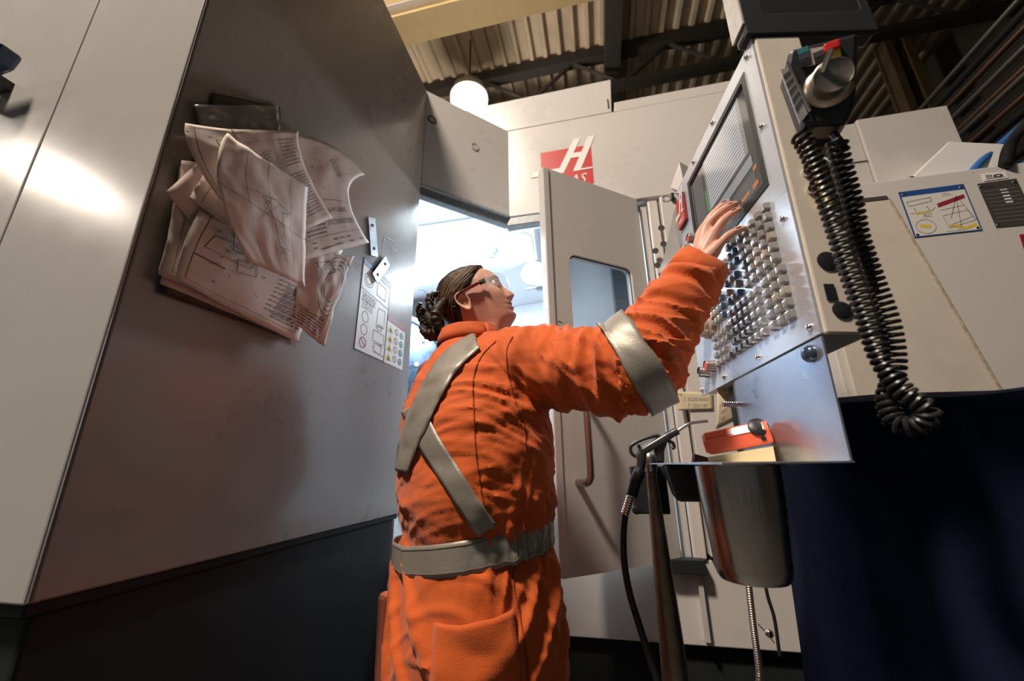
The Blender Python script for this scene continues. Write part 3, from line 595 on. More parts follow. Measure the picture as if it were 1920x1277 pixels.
# push buttons and e-stop style knob
RBT = mat('button_red', (.60, .06, .06), .35); WBT = mat('button_white', (.62, .62, .62), .35); CLEAR = mat('button_ring', (.60, .56, .50), .2, .8)
def button(s, t, m_, r=.0125, label=None):
    b = MB().lathe(con(s, t, 0), CN, [(r * 1.15, 0), (r * 1.15, .006), (r, .008), (r, .021), (r * .93, .022), (r * .93, .018)], 22, cap=False).build('push_button', CLEAR, CT, smooth=True); lab(b, label)
    MB().lathe(con(s, t, .0), CN, [(r * .92, .0), (r * .92, .020), (r * .4, .0205)], 22).build('button_cap', m_, b, smooth=True)
s_, t_ = on_face(1330, 686, .012); button(s_, t_, RBT, label='red capped push button'); s_, t_ = on_face(1319, 697, .012); button(s_ + .002, t_, BLACK, label='black capped push button')
s_, t_ = on_face(1296, 447, .012); button(s_, t_, RBT, label='small red push button under the badge'); s_, t_ = on_face(1285, 467, .012); button(s_, t_, WBT, label='small white push button under the badge')
s_, t_ = on_face(1318, 612, .015); KN = mat('knob_tan', (.55, .47, .40), .32, .3)
kb = lab(MB().lathe(con(s_, t_, 0), CN, [(.030, 0), (.030, .008), (.026, .011), (.026, .02), (.023, .022)], 28).build('rotary_knob', KN, CT, smooth=True), 'large tan rotary knob'); MB().lathe(con(s_, t_, .021), CN, [(.021, 0), (.0215, .018), (.018, .022)], 20).build('knob_cap', mat('knob_pale', (.68, .60, .52), .3, .2), kb, smooth=True)
# badge
b0 = on_face(1272, 424, .006); b1 = on_face(1292, 366, .006)
bs, bt = .438, .482
bd = lab(cbox(bs - .054, bs, bt, bt + .094, .0, .008).build('badge', mat('badge_edge', (.12, .015, .02), .4), CT, bevel=.002), 'raised red badge with slanted letter')
logo(mkframe(con(bs, bt, .0083), CA * -.054, CB * .115, CN, .0006), bd, 'logo_field')
# side housing toward the viewer: cut-outs, plugs
SD = -CA
def side(k, t, e=0.): return CO + CB * t - CN * k + SD * e     # k: distance behind the face
lab(MB().fbox(CO, CN, CB, SD, (-.090, -.002, -.003), (-.0045, CH, .004)).build('side_cover', CREAM, CT, bevel=.004), 'cream side cover with cut-outs')
mb = MB().fbox(CO, CN, CB, SD, (-.080, .34, .0045), (-.035, .425, .03)); lab(mb.build('connector_box', BLACK, CT, bevel=.003), 'black connector box')
def on_side(px, py):
    o_ = CO + SD * .0042; d = ray(px, py); t = (o_ - CAM) @ SD / (d @ SD); p = CAM + d * t - o_; return -float(p @ CN), float(p @ CB)
print('side', on_side(1578, 582), on_side(1556, 548), on_side(1548, 478), on_side(1605, 640), on_side(1510, 360))
for (k, t), r in ((on_side(1578, 582), .0135), (on_side(1552, 490), .016)): MB().lathe(side(k, t, .0042), SD, [(r, 0), (r, .002), (r * .8, .003)], 24).build('round_plug', BLACK, CT, smooth=True)
k_, t_ = on_side(1556, 548); MB().fbox(CO, CN, CB, SD, (-k_ - .007, t_ - .013, .0042), (-k_ + .007, t_ + .013, .0062)).build('socket', BLACK, CT)
mb = MB()
for t in (.30, .27, .245, .22): mb.lathe(side(.05, t, .004), SD, [(.012, 0), (.012, .012), (.008, .014), (.008, .022)], 14)
lab(mb.build('cable_gland', BRASS, CT, smooth=True), 'brass cable glands')
for t, m_ in ((.30, BLACK), (.235, BLACK), (.19, RUBBER)): MB().tube(spline([side(.05, t, .02), side(.055, t - .02, .032), side(.066, t - .07, .03), side(.074, t - .13, .02)], 5), .006, 8).build('short_cable', m_, CT, smooth=True)
for t in (.285, .25): MB().lathe(side(.035, t, .004), SD, [(.008, 0), (.008, .005), (.003, .008)], 12).build('bolt', CHROME, CT, smooth=True)
# grey wedge and pale boxes seen left of the face
g = lambda px, py, Y: onY(px, py, Y)
P = [g(1277, 358, 1.16), g(1281, 500, 1.10), g(1238, 512, 1.32), g(1262, 402, 1.30)]
MB().slab(P, V(.02, .0, 0)).build('rear_wedge', mat('grey_wedge', (.30, .28, .27), .5), CT)
P = [g(1274, 303, 1.16), g(1286, 362, 1.12), g(1268, 362, 1.20), g(1257, 352, 1.22)]
MB().slab(P, V(.03, .03, 0)).build('rear_box', PAINT, CT)
MB().fbox(CO, CA, CB, CN, (CW - .06, CH - .07, -.15), (CW + .02, CH - .002, -.008)).build('rear_box', PAINT, CT, bevel=.003)
# black box on top, toward the viewer
lab(MB().fbox(CO, CA, CB, CN, (-.008, CH + .002, -.235), (.030, CH + .40, .012)).build('top_box', BLACK, CT, bevel=.008), 'black box above the console')
fr_ = frame_of(con(-.009, CH + .0, 0), -CN, CB)
holed(fr_, SD, .012, (-.012, .235, .0, .40), rrect(.03, .215, .06, .36, .01, 3), 'box_frame', CHAR, CT, bevel=.003)
lab(MB().fbox(CO, CA, CB, CN, (-.01, CH + .03, .0122), (.034, CH + .40, .016)).build('box_edge_plate', mat('bare_edge', (.62, .60, .58), .4, .3, var=.15, vscale=20), CT), 'pale edge plate')
# support arm behind
ap = con(.2, .1, -.085)
lab(MB().tube([con(.2, .12, -.086), V(ap[0] + .10, ap[1] + .10, 1.38), V(.62, 1.45, 1.38), V(.62, 1.726, 1.38)], .03, 16).build('support_arm', PAINT, CT, smooth=True), 'arm joining the console to the machine')
# ---- jog handle unit hanging in front of the side cover
JU = con(-.03, .47, -.085); JP = thing('jog_pendant', 'black hand pendant with round jog wheel hanging on the console', 'hand pendant', JU)
jn = unit(CAM * 0 + V(-.30, -1, -.28)); ju = unit(np.cross(V(0, 0, 1), jn)); ju = ju if ju[0] > 0 else -ju; jv = unit(np.cross(ju, jn)); jv = jv if jv[2] > 0 else -jv
def onj(px, py, D=.545):
    d = ray(px, py); return CAM + d * (D / np.linalg.norm(d) )
jc = onj(1545, 165, .80); 
def jp(u, v, k=0.): return jc + ju * u + jv * v + jn * k
def jpx(px, py, k=0.):
    d = ray(px, py); o_ = jc + jn * k; t = (o_ - CAM) @ jn / (d @ jn); p = CAM + d * t - o_; return float(p @ ju), float(p @ jv)
print('jog corners', [jpx(*q) for q in ((1480, 95), (1610, 60), (1600, 235), (1505, 240), (1558, 150))])
B4 = [jpx(*q) for q in ((1474, 120), (1480, 92), (1612, 58), (1606, 190), (1588, 232), (1508, 236), (1470, 132))]
lab(MB().slab([jp(*q) for q in B4], -jn * .05).build('body', BLACK, JP, bevel=.006), 'black pendant body')
kp = [jpx(*q) for q in ((1496, 97), (1546, 88), (1552, 118), (1503, 127))]; mb = MB(); mb.slab([jp(*q, .0005) for q in kp], jn * .0015); lab(mb.build('key_plate', mat('key_plate_tan', (.50, .46, .40), .5), JP), 'pale plate with small keys')
for q, m_ in (((1507, 108), INK), ((1534, 104), INK), ((1510, 121), BLACK), ((1537, 116), BLACK), ((1505, 97), TEAL)):
    u, v = jpx(*q); MB().fbox(jp(u, v, .002), ju, jv, jn, (-.006, -.004, 0), (.006, .004, .002)).build('small_key', m_, JP)
u, v = jpx(1558, 91); MB().fbox(jp(u, v), ju, jv, jn, (-.009, -.006, 0), (.009, .006, .008)).build('red_key', mat('red_glow_key', (.7, .03, .03), .3), JP, bevel=.002); u, v = jpx(1562, 102); MB().fbox(jp(u, v), ju, jv, jn, (-.008, -.007, 0), (.008, .006, .002)).build('yellow_tag', YEL, JP)
u, v = jpx(1553, 163); wc = jp(u, v)
AL = mat('wheel_alloy', (.60, .50, .38), .28, 1., var=.1)
wh = lab(MB().lathe(wc, jn, [(.029, 0), (.030, .004), (.027, .008), (.020, .009)], 36).build('jog_wheel_base', AL, JP, smooth=True), 'bronzed dial ring of the jog wheel')
MB().lathe(wc, jn, [(.021, .008), (.021, .020), (.023, .021), (.0235, .029), (.022, .030), (.020, .029), (.005, .0285)], 36).build('wheel', mat('wheel_face', (.20, .175, .15), .36, .7, var=.2, vscale=40), wh, smooth=True)
p0 = wc + jn * .028 - ju * .010 + jv * .010; MB().tube([p0, p0 + jn * .008 + ju * .004 + jv * .008, p0 + jn * .014 + ju * .010 + jv * .018], [.0032, .0034, .0038], 12).build('crank_grip', CHROME, wh, smooth=True)
ve = [jpx(*q) for q in ((1463, 132), (1478, 128), (1514, 214), (1500, 232))]; mb = MB(); mb.slab([jp(*q, -.004) for q in ve], jn * .006); vt = lab(mb.build('vent_strip', mat('vent_alloy', (.55, .53, .52), .35, .6), JP), 'alloy strip with slanted slots')
for k in range(5):
    a_ = .12 + .15 * k; q0 = lerp(ve[0], ve[3], a_); q1 = lerp(ve[1], ve[2], a_ - .06); MB().slab([jp(*(q0), .0022), jp(*(q1), .0022), jp(*lerp(ve[1], ve[2], a_ - .01), .0022), jp(*lerp(ve[0], ve[3], a_ + .06), .0022)], jn * .001).build('slot', INK, vt)
MB().tube([jp(*jpx(1476, 120), .004), jp(*jpx(1518, 212), .004)], .0022, 8).build('edge_rib', CHROME, JP)
# ---- coiled cable: down, loop, and back up
path = [jp(*jpx(1503, 240), -.02)] + [onj(px, py, d) for px, py, d in ((1520, 290, .78), (1545, 360, .76), (1568, 430, .75), (1590, 500, .745), (1622, 590, .74), (1650, 670, .735), (1690, 730, .73), (1738, 770, .73), (1722, 798, .735), (1680, 792, .74), (1664, 748, .75), (1678, 690, .77), (1668, 610, .78), (1640, 530, .79), (1612, 450, .79), (1598, 380, .79), (1578, 310, .79), (1568, 262, .79))]
sp = spline(path, 40); L_ = [0]
for a_, b_ in zip(sp, sp[1:]): L_.append(L_[-1] + float(np.linalg.norm(b_ - a_)))
coil = []; tot = L_[-1]; turns = tot / .0092; N = int(turns * 10); u = V(1, 0, 0); j = 0
for i in range(N + 1):
    l = tot * i / N
    while j < len(L_) - 2 and L_[j + 1] < l: j += 1
    f_ = (l - L_[j]) / (L_[j + 1] - L_[j]); p = lerp(sp[j], sp[j + 1], f_); t = unit(sp[j + 1] - sp[j]); u = unit(u - t * u.dot(t)); w = np.cross(t, u); a_ = 2 * math.pi * turns * i / N
    coil.append(p + (u * math.cos(a_) + w * math.sin(a_)) * .0108)
lab(MB().tube(coil, .0031, 6).build('coiled_cable', RUBBER, JP, smooth=True), 'black coiled cable hanging in a loop')
MB().tube(spline([jp(*jpx(1568, 238), -.02), onj(1572, 262, .79), onj(1582, 275, .79), onj(1590, 272, .79)], 6), .005, 8).build('cable_tail', RUBBER, JP, smooth=True)
# ================================================================== sheet metal shelf and what is on it
zs = float(con(0, -.178)[2]); SB = CB
SH = thing('steel_shelf', 'bare sheet steel shelf with upright plate below the console', 'shelf', con(.14, -.18, .02))
POLI = mat('shelf_steel', (.55, .57, .63), .30, .85, var=.12, vscale=6, bump=.04, bscale=25)
lab(MB().fbox(CO, CA, CB, CN, (.002, -.1775, -.004), (.272, -.004, -.001)).build('upright_plate', POLI, SH), 'polished upright plate')
SHD = .165; SHL = .372
def shf(s, k, dz=0.): return V(*(con(s, -.178, k)[:2]), zs + dz)
lab(MB().hexa([shf(-.001, -.004, -.0025), shf(-.001, SHD, -.0025), shf(SHL, SHD, -.0025), shf(SHL, -.004, -.0025), shf(-.001, -.004), shf(-.001, SHD), shf(SHL, SHD), shf(SHL, -.004)]).build('shelf_plate', POLI, SH), 'flat shelf plate seen edge on')
MB().lathe(con(.030, -.022, -.001), CN, [(.013, 0), (.013, .004), (.010, .009), (.004, .011)], 20).build('dome_knob', mat('knob_dark_blue', (.06, .09, .14), .25, .5), SH, smooth=True)
mb = MB(); F3 = frame_of(con(.205, -.035, .0002), -CA, CB)
for k in range(9): a_ = (RK.uniform(0, .018), RK.uniform(-.02, .012)); seg2(mb, F3, a_, (a_[0] + RK.uniform(-.008, .01), a_[1] + RK.uniform(-.01, .01)), .0012)
mb.build('pen_scribble', BLUEP, SH)
b0 = con(.262, -.055, -.001); bp = MB().tube([b0, b0 + CN * .035], .0045, 10)
for k in range(7): bp.lathe(b0 + CN * (.005 + .004 * k), CN, [(.0045, 0), (.0058, .001), (.0058, .002), (.0045, .003)], 10, cap=False)
lab(bp.build('threaded_stud', CHROME, SH, smooth=True), 'threaded stud')
MB().fbox(CO, CA, CB, CN, (.272, -.1775, -.012), (.290, -.004, -.006)).build('post', BRONZE, SH)
lab(MB().fbox(CO, CA, CB, CN, (.292, -.1775, -.02), (.330, -.004, -.014)).build('back_plate', CHAR, SH), 'dark plate behind the notes')
# bin hanging under the shelf
cb = shf(.150, .078); br, bh = .064, .170
bn = solo(MB().lathe(V(cb[0], cb[1], zs - .0028), (0, 0, -1), [(br + .006, 0), (br, .003), (br * .965, .05), (br * .84, bh - .018), (br * .80, bh - .006), (br * .74, bh), (.01, bh)], 48), 'steel_bin', STAIN, 'round tapered stainless steel bin hanging under the shelf', 'bin', smooth=True)
q = shf(.30, .085); lab(solo(MB().hexa([q + V(-.055, -.06, -.07), q + V(.045, -.06, -.07), q + V(.045, .05, -.07), q + V(-.045, .05, -.07), q + V(-.07, -.07, -.003), q + V(.06, -.07, -.003), q + V(.06, .06, -.003), q + V(-.06, .06, -.003)]), 'plastic_tray', BLACK, 'black plastic tray under the shelf beside the steel bin', 'tray', bevel=.008), 'black plastic tray under the shelf beside the steel bin')
# red tool on a pad of yellow notes
def on_s(px, py, Z):
    return onZ(px, py, Z)
pc = shf(.235, .075); pad_u = unit(V(*(CA[:2]), 0)); pad_w = unit(V(*(CN[:2]), 0))
tu = unit(-pad_u * .30 + V(.95, 0, 0) * .8); tw = V(-tu[1], tu[0], 0)
pc = onY(1391, 858, .80); pc = V(pc[0], .80, zs)
mb = MB().hexa([pc + tu * a_ + tw * b_ + V(0, 0, c_) for a_, b_, c_ in ((-.062, -.035, .0005), (.062, -.035, .0005), (.062, .035, .0005), (-.062, .035, .0005), (-.064, -.035, .011), (.062, -.035, .030), (.062, .035, .030), (-.064, .035, .011))])
npad = solo(mb, 'note_pad', mat('note_yellow', (.85, .70, .38), .7), 'pad of pale yellow sticky notes under the red tool', 'note pad')
tz = .0115; e = unit(tu + V(0, 0, .17)); nU = unit(np.cross(tw, e)) * -1; nU = nU if nU[2] > 0 else -nU
o_ = pc + V(0, 0, tz) - tu * .066
T = thing('laser_case', 'orange red plastic tool with black oval end lying on the notes', 'tool', pc + V(0, 0, .012))
ORR = mat('tool_orange_red', (.88, .15, .07), .38, coat=.3)
prf = [(-.030, .002), (-.028, .030), (-.018, .048), (.016, .050), (.030, .032), (.032, .004), (.026, -.000), (-.026, -.000)]
secs = [(.0, .82), (.008, 1.), (.125, 1.), (.134, .94)]; vs = []
for x, k in secs: vs += [o_ + e * x + tw * (w * k) + nU * (.024 + (h - .024) * k + .001 + x * .0) for w, h in prf]
n8 = len(prf); fs = [(i * n8 + j, i * n8 + (j + 1) % n8, (i + 1) * n8 + (j + 1) % n8, (i + 1) * n8 + j) for i in range(3) for j in range(n8)] + [tuple(range(n8 - 1, -1, -1)), tuple(range(3 * n8, 4 * n8))]
MB().add(vs, fs).build('case', ORR, T, bevel=.003)
ec = o_ + e * .108 - tw * .0265 + nU * .040; ed = unit(-tw * .85 + nU * .42 + e * .30)
MB().lathe(ec + e * .010 - ed * .012, ed, [(.020, 0), (.0205, .008), (.017, .0105), (.003, .011)], 24).build('black_end', BLACK, T, smooth=True)
MB().lathe(o_ + e * .118 - tw * .0300 + nU * .012, -tw, [(.005, 0), (.005, .003)], 12).build('small_hole', BLACK, T)
mb = MB(); mb.tube([o_ + e * .008 - tw * .0305 + nU * .0335, o_ + e * .112 - tw * .0305 + nU * .0335], .0008, 6); mb.build('seam', mat('dark_red_seam', (.25, .02, .02), .5), T)
mb = MB(); q = onY(1322, 853, .93); q = V(q[0], .93, zs + .001); mb.hexa([q + V(-.026, -.015, 0), q + V(.02, -.012, 0), q + V(.02, .012, 0), q + V(-.026, .012, 0), q + V(-.022, -.012, .016), q + V(.016, -.010, .004), q + V(.016, .01, .004), q + V(-.022, .01, .016)])
solo(mb, 'insert_box', BLACK, 'tiny black box lying left of the red tool on the shelf', 'box')
npad.scale = (.80,) * 3; T.scale = (.80,) * 3
# hanging notes
NOTE = mat('note_cream', (.66, .57, .38), .75, var=.06)
def note(name, quad, label, writing, bend=0.):
    def S(s, t, up=0.): p = lerp(lerp(quad[0], quad[1], s), lerp(quad[3], quad[2], s), t); nn = unit(np.cross(quad[1] - quad[0], quad[3] - quad[0])); nn = nn if nn @ (CAM - quad[0]) > 0 else -nn; return p + nn * (up + bend * math.sin(math.pi * t) + .002)
    o = solo(MB().grid([[S(i / 8, j / 8) for i in range(9)] for j in range(9)]), name, NOTE, label, 'note', 'handwritten notes below the console', smooth=True, solid=.0005)
    pr = MB()
    for s_, u, v, h, sx_, sk in writing: txt(pr, lambda a, b, v=v: S(a, 2 * v - b, .0008), s_, (u, v), h, sk, sx_)
    r = pr.build('handwriting', GREYINK, None); r.data.transform(Matrix.Translation(-o.location)); r.parent = o
Yn = YW - .034
note('sticky_note', [onY(*p_, Yn) for p_ in ((1266, 734), (1336, 737), (1337, 768), (1272, 770))], 'yellow sticky note with handwritten figures stuck on the pale column', [('T6', .04, .24, .22, .55, .1), ('S 3520/5600', .18, .50, .30, .46, .15), ('F 120/140', .28, .86, .30, .46, .15)])
q0 = [onY(*p_, 1.0) for p_ in ((1344, 726), (1380, 708), (1376, 790), (1342, 806))]
note('paper_slip', q0, 'narrow handwritten paper slip hanging behind the shelf stud', [('IIIII', .3, .2, .12, .8, .1), ('8 5 30', .35, .36, .10, .9, .4), ('25 1.5 GRIND', .1, .52, .10, .7, .5), ('4 SLOT 20', .2, .68, .10, .7, .5), ('1.4 DIA', .2, .84, .10, .7, .5)], .006)
# ---- air gun, its holder, the post
PO = V(.106, 1.03, 0); 
pz = 1.118
po = thing('tapered_post', 'worn bronze tapered post with rounded steel top', 'post', (PO[0], PO[1], 0))
MB().tube([V(.112, 1.03, .46), V(.1085, 1.03, .80), V(.106, 1.03, 1.10)], [.034, .0235, .0115], 20).build('shaft', BRONZE, po, smooth=True)
MB().lathe(V(.106, 1.03, 1.10), (0, 0, 1), [(.0135, 0), (.0165, .012), (.017, .03), (.013, .042), (.004, .047)], 20).build('rounded_top', mat('brushed_nickel', (.62, .60, .57), .28, 1.), po, smooth=True)
mb = MB().lathe(V(.112, 1.03, .64), (0, 0, 1), [(.05, 0), (.052, .012), (.045, .03)], 20); mb.box((.06, 1.0, .62), (.08, 1.06, .67)); mb.box((.145, 1.0, .62), (.165, 1.06, .67)); lab(mb.build('clamp', CHROME, po), 'bright clamp low on the post')
MB().lathe(V(.112, 1.03, 0), (0, 0, 1), [(.12, 0), (.12, .015), (.04, .03), (.036, .48)], 24).build('foot', CHAR, po, smooth=True)
hx = onY(1226, 915, 1.075)
ho = solo(MB().box((.062, 1.055, 1.005), (.142, 1.10, 1.112)).tube([(.066, 1.05, 1.013), (.066, 1.10, 1.013)], .009, 12), 'gun_holder', CHAR, 'black holder box behind the tapered post', 'holder', bevel=.003)
G = thing('air_gun', 'black air blow gun with silver nozzle hanging at the shelf end', 'air gun', onY(1225, 850, 1.0))
g1 = lambda px, py, d=0.: onY(px, py, .985 + d)
lab(MB().tube(spline([g1(1196, 862), g1(1206, 846), g1(1240, 825), g1(1262, 812), g1(1271, 808)], 4), [.009] * 5 + [.0095] * 6 + [.0085] * 6, 12).build('barrel', mat('gun_metal', (.07, .07, .07), .3, .6), G, smooth=True), 'gunmetal barrel')
mb = MB().slab([g1(1232, 830), g1(1266, 810), g1(1252, 828), g1(1246, 846), g1(1246, 868), g1(1232, 868), g1(1226, 845)], V(0, .022, 0)); mb.build('gun_body', BLACK, G, bevel=.004)
MB().tube(spline([g1(1205, 843), g1(1200, 880), g1(1191, 905), g1(1184, 930)], 5), [.010] * 6 + [.0135] * 5 + [.0125] * 5, 14).build('grip', BLACK, G, smooth=True)
MB().tube(spline([g1(1243, 824), g1(1232, 817), g1(1205, 824), g1(1186, 834), g1(1182, 842), g1(1186, 852), g1(1196, 856), g1(1201, 848), g1(1197, 834)], 5), .0038, 8).build('lever', BLACK, G, smooth=True)
MB().tube(spline([g1(1252, 828), g1(1261, 830), g1(1264, 838), g1(1260, 841)], 4), .0038, 8).build('hook', BLACK, G, smooth=True)
lab(MB().tube(spline([g1(1268, 810), g1(1278, 803), g1(1294, 794), g1(1312, 791), g1(1327, 789)], 5), .0036, 10).build('nozzle', CHROME, G, smooth=True), 'thin bent nozzle tube')
mb = MB()
for k in range(7):
    p = lerp(g1(1181, 934), g1(1172, 962), k / 6); mb.lathe(p, g1(1172, 962) - g1(1181, 934), [(.008, -.003), (.0095, 0), (.008, .003)], 14)
lab(mb.build('coupling', CHROME, G, smooth=True), 'ribbed chrome coupling')
MB().tube(spline([g1(1173, 958), g1(1169, 1000), g1(1170, 1050), g1(1180, 1110), g1(1198, 1170), g1(1220, 1240), g1(1250, 1340), V(.16, 1.02, .25), V(.22, 1.10, .01)], 6), .0072, 12).build('hose', RUBBER, G, smooth=True)
# loose conduits under the shelf
FLEX = mat('flex_conduit', (.30, .26, .22), .35, .8)
pts = spline([onY(*p_, 1.25) for p_ in ((1395, 1000), (1402, 1080), (1412, 1170), (1424, 1260), (1436, 1380))] + [V(.42, 1.27, .01)], 10)
mb = MB(); Lp = []
for a_, b_ in zip(pts, pts[1:]):
    for k in range(4): Lp.append(lerp(a_, b_, k / 4))
mb.tube(Lp, [.0085 if i % 2 else .0070 for i in range(len(Lp))], 10); solo(mb, 'flex_conduit', FLEX, 'ribbed metal conduit dropping below the steel bin', 'conduit', smooth=True)
solo(MB().tube(spline([onY(*p_, 1.5) for p_ in ((1432, 1080), (1440, 1120), (1452, 1160), (1462, 1230))], 6), .005, 8), 'thin_cable', RUBBER, 'thin black cable right of the ribbed conduit', 'cable', smooth=True)
mb = MB().tube(spline([onY(*p_, 1.6) for p_ in ((1421, 1170), (1440, 1190), (1452, 1206))], 5), .002, 6); mb.lathe(onY(1442, 1187, 1.6), (0, -1, 0), [(.012, 0), (.012, .006), (.006, .012)], 12); solo(mb, 'ground_wire', CHROME, 'thin bare wire with a bolt low on the machine', 'wire', smooth=True)
# ================================================================== cabinet on the right
YC = 1.45; cz = float(onY(1592, 348, YC)[2])
CAB = thing('electrical_cabinet', 'pale electrical cabinet with labels behind the coiled cable', 'cabinet', (1.1, YC, 0))
body = lab(MB().box((.76, YC, 0.3), (2.6, YC + .25, cz)).build('body', PAINT, CAB, bevel=.004), 'pale cabinet front')
MB().box((.74, YC - .02, 0), (2.6, YC + .25, .3)).build('plinth', CHAR, CAB)
D4 = [onY(*p_, YC - .012) for p_ in ((1560, 384), (1666, 372), (1878, 735), (1900, 790), (1560, 790))]
D4 = [onY(1540, 388, YC - .012), onY(1667, 374, YC - .012), onY(1783, 560, YC - .012), onY(1878, 735, YC - .012)]
x1 = float(D4[1][0]); mb = MB(); mb.slab([V(.78, YC - .012, D4[0][2]), V(x1, YC - .012, D4[1][2]), V(D4[3][0], YC - .012, D4[3][2]), V(D4[3][0] + .03, YC - .012, .45), V(.78, YC - .012, .45)], V(0, .0115, 0))
dr = lab(mb.build('access_panel', CREAM, CAB, bevel=.003), 'cream access panel with chipped edge')
MB().slab([V(.78, YC - .013, D4[0][2] + .001), V(x1, YC - .013, D4[1][2] + .001), V(x1 - .004, YC - .013, D4[1][2] + .016), V(.78, YC - .013, D4[0][2] + .016)], V(0, .012, 0)).build('gap', SEAM, dr)
mb = MB(); a0 = V(x1, YC - .0125, D4[1][2]); a1 = V(D4[3][0], YC - .0125, D4[3][2]); mb.tube([a0, a1], .004, 8); mb.build('chipped_edge', mat('chipped_tan', (.42, .34, .24), .6, var=.4, vscale=60), dr)
# labels
def plate(px4, m_, name, label, lift=.0015):
    P = [onY(*p_, YC - .001) for p_ in px4]; P = [V(p[0], YC - .0005, p[2]) for p in P]
    o = lab(MB().slab(P, V(0, -lift, 0)).build(name, m_, CAB, bevel=.0), label)
    fr = lambda u, v, k=.0005: lerp(lerp(P[3], P[2], u), lerp(P[0], P[1], u), v) + V(0, -lift - k, 0)
    return o, fr
LBL = mat('label_white', (.66, .64, .60), .4)
o, fr = plate(((1684, 361), (1806, 345), (1842, 432), (1715, 446)), BLUEP, 'lifting_label', 'white label with blue border showing lifting diagrams')
mb = MB(); flat(mb, fr, [(.02, .02), (.98, .02), (.98, .88), (.02, .88)]); mb.build('label_face', LBL, o)
f2 = lambda u, v: fr(u, v, .001); mb = MB(); R_ = random.Random(8)
poly(mb, f2, [(.08, .66), (.44, .72), (.44, .80), (.06, .76)], .008, 1)
for x in (.14, .34): seg2(mb, f2, (x, .62), (x + .02, .54), .01)
poly(mb, f2, [(.06, .50), (.40, .52), (.46, .58)], .006, 1, False); circ2(mb, f2, (.22, .2), .15, .006, 24)
for a_, b_ in (((.52, .38), (.9, .44)), ((.9, .44), (.97, .22)), ((.52, .38), (.55, .12)), ((.55, .12), (.97, .22)), ((.82, .76), (.72, .1)), ((.82, .76), (.97, .22)), ((.82, .76), (.62, .3)), ((.6, .18), (.95, .3)), ((.52, .5), (.88, .55))): seg2(mb, f2, a_, b_, .006)
textblock(mb, f2, R_, .24, .40, .38, .46, 3, .008); textblock(mb, f2, R_, .62, .80, .76, .84, 2, .008); textblock(mb, f2, R_, .5, .05, .75, .05, 1, .008)
mb.build('printed_lines', INK, o)
mb = MB(); flat(mb, f2, [(.50, .56), (.94, .70), (.94, .78), (.50, .65)]); mb.build('red_bar', MAROON, o)
mb = MB()
for q in ([(.12, .26), (.30, .22), (.28, .16), (.14, .2)], [(.56, .20), (.76, .12), (.74, .07), (.56, .15)], [(.74, .09), (.95, .16), (.95, .11), (.76, .05)], [(.14, .50), (.36, .52), (.36, .49), (.14, .47)]): flat(mb, f2, q)
mb.build('yellow_marks', YEL, o)
for u, v in ((.06, .93), (.94, .93), (.05, .05), (.94, .06)): MB().lathe(fr(u, v), (0, -1, 0), [(.005, 0), (.004, .002)], 10).build('rivet', CHROME, o)
o, fr = plate(((1832, 345), (1905, 335), (1945, 420), (1868, 427)), mat('nameplate_dark', (.085, .08, .07), .45, .4), 'name_plate', 'dark riveted data plate'); f3 = lambda u, v: fr(u, v, .001)
mb = MB()
for k in range(9): textblock(mb, f3, R_, .08, .12 + .085 * k, .92, .12 + .085 * k, 1, .012, 1)
mb.build('printed_lines', GREYINK, o)
mb = MB(); txt(mb, f3, 'HAAS', (.10, .86), .10, .2, 1.1); mb.build('lettering', INK, o)
mb = MB()
for k in range(5): flat(mb, f3, [(.48, .50 + .07 * k), (.66, .50 + .07 * k), (.66, .53 + .07 * k), (.48, .53 + .07 * k)])
mb.build('stamped_fields', WHITE, o)
for u, v in ((.05, .93), (.9, .93), (.06, .06)): MB().lathe(fr(u, v), (0, -1, 0), [(.005, 0), (.004, .002)], 10).build('rivet', CHROME, o)
o, fr = plate(((1840, 326), (1885, 321), (1890, 334), (1845, 340)), WHITE, 'small_label', 'small white certification label'); f4 = lambda u, v: fr(u, v, .001); mb = MB(); circ2(mb, f4, (.25, .6), .13, .05); circ2(mb, f4, (.62, .5), .2, .1); textblock(mb, f4, R_, .1, .2, .9, .35, 2, .06); mb.build('printed_lines', INK, o)
o, fr = plate(((1911, 440), (1980, 433), (1990, 462), (1920, 468)), MAROON, 'red_label', 'edge of a dark red label')
# boxes above the cabinet
def face_box(name, px4, Y, dep, m_, label):
    P = [onY(*p_, Y) for p_ in px4]; return lab(MB().slab(P, V(0, dep, 0)).build(name, m_, CAB, bevel=.003), label)
def rectbox(name, pa, pb, Y, dep, m_, label, z0=None): # pixel of top-left / top-right
    a_, b_ = onY(*pa, Y), onY(*pb, Y); zt = (a_[2] + b_[2]) / 2
    return lab(MB().box((a_[0], Y, z0 if z0 else cz), (b_[0], Y + dep, zt)).build(name, m_, CAB, bevel=.003), label)
rectbox('upper_box', (1606, 226), (1775, 196), 1.60, .3, PAINT_DULL, 'grey box on top of the cabinet')
rb = rectbox('upper_box', (1572, 238), (1602, 229), 1.61, .25, PAINT_DULL, 'narrow box beside the grey box')
q = onY(1600, 305, 1.608); MB().box((q[0] - .2, 1.607, q[2] - .002), (q[0] + .05, 1.61, q[2] + .002)).build('seam_strip', SEAM, rb)
W = [onY(1712, 331, YC + .02), onY(1752, 291, YC + .10), onY(1876, 298, YC + .10), onY(1900, 306, YC + .02)]
lab(MB().slab([V(p[0], YC + .03, max(p[2], cz)) for p in W], V(0, .12, 0)).build('wedge_cover', mat('bright_white_paint', (.74, .73, .71), .4), CAB, bevel=.003), 'white sloped cover')
MB().box((1.25, YC + .16, cz), (2.2, YC + .22, cz + .085)).build('rear_ledge', CREAM, CAB)
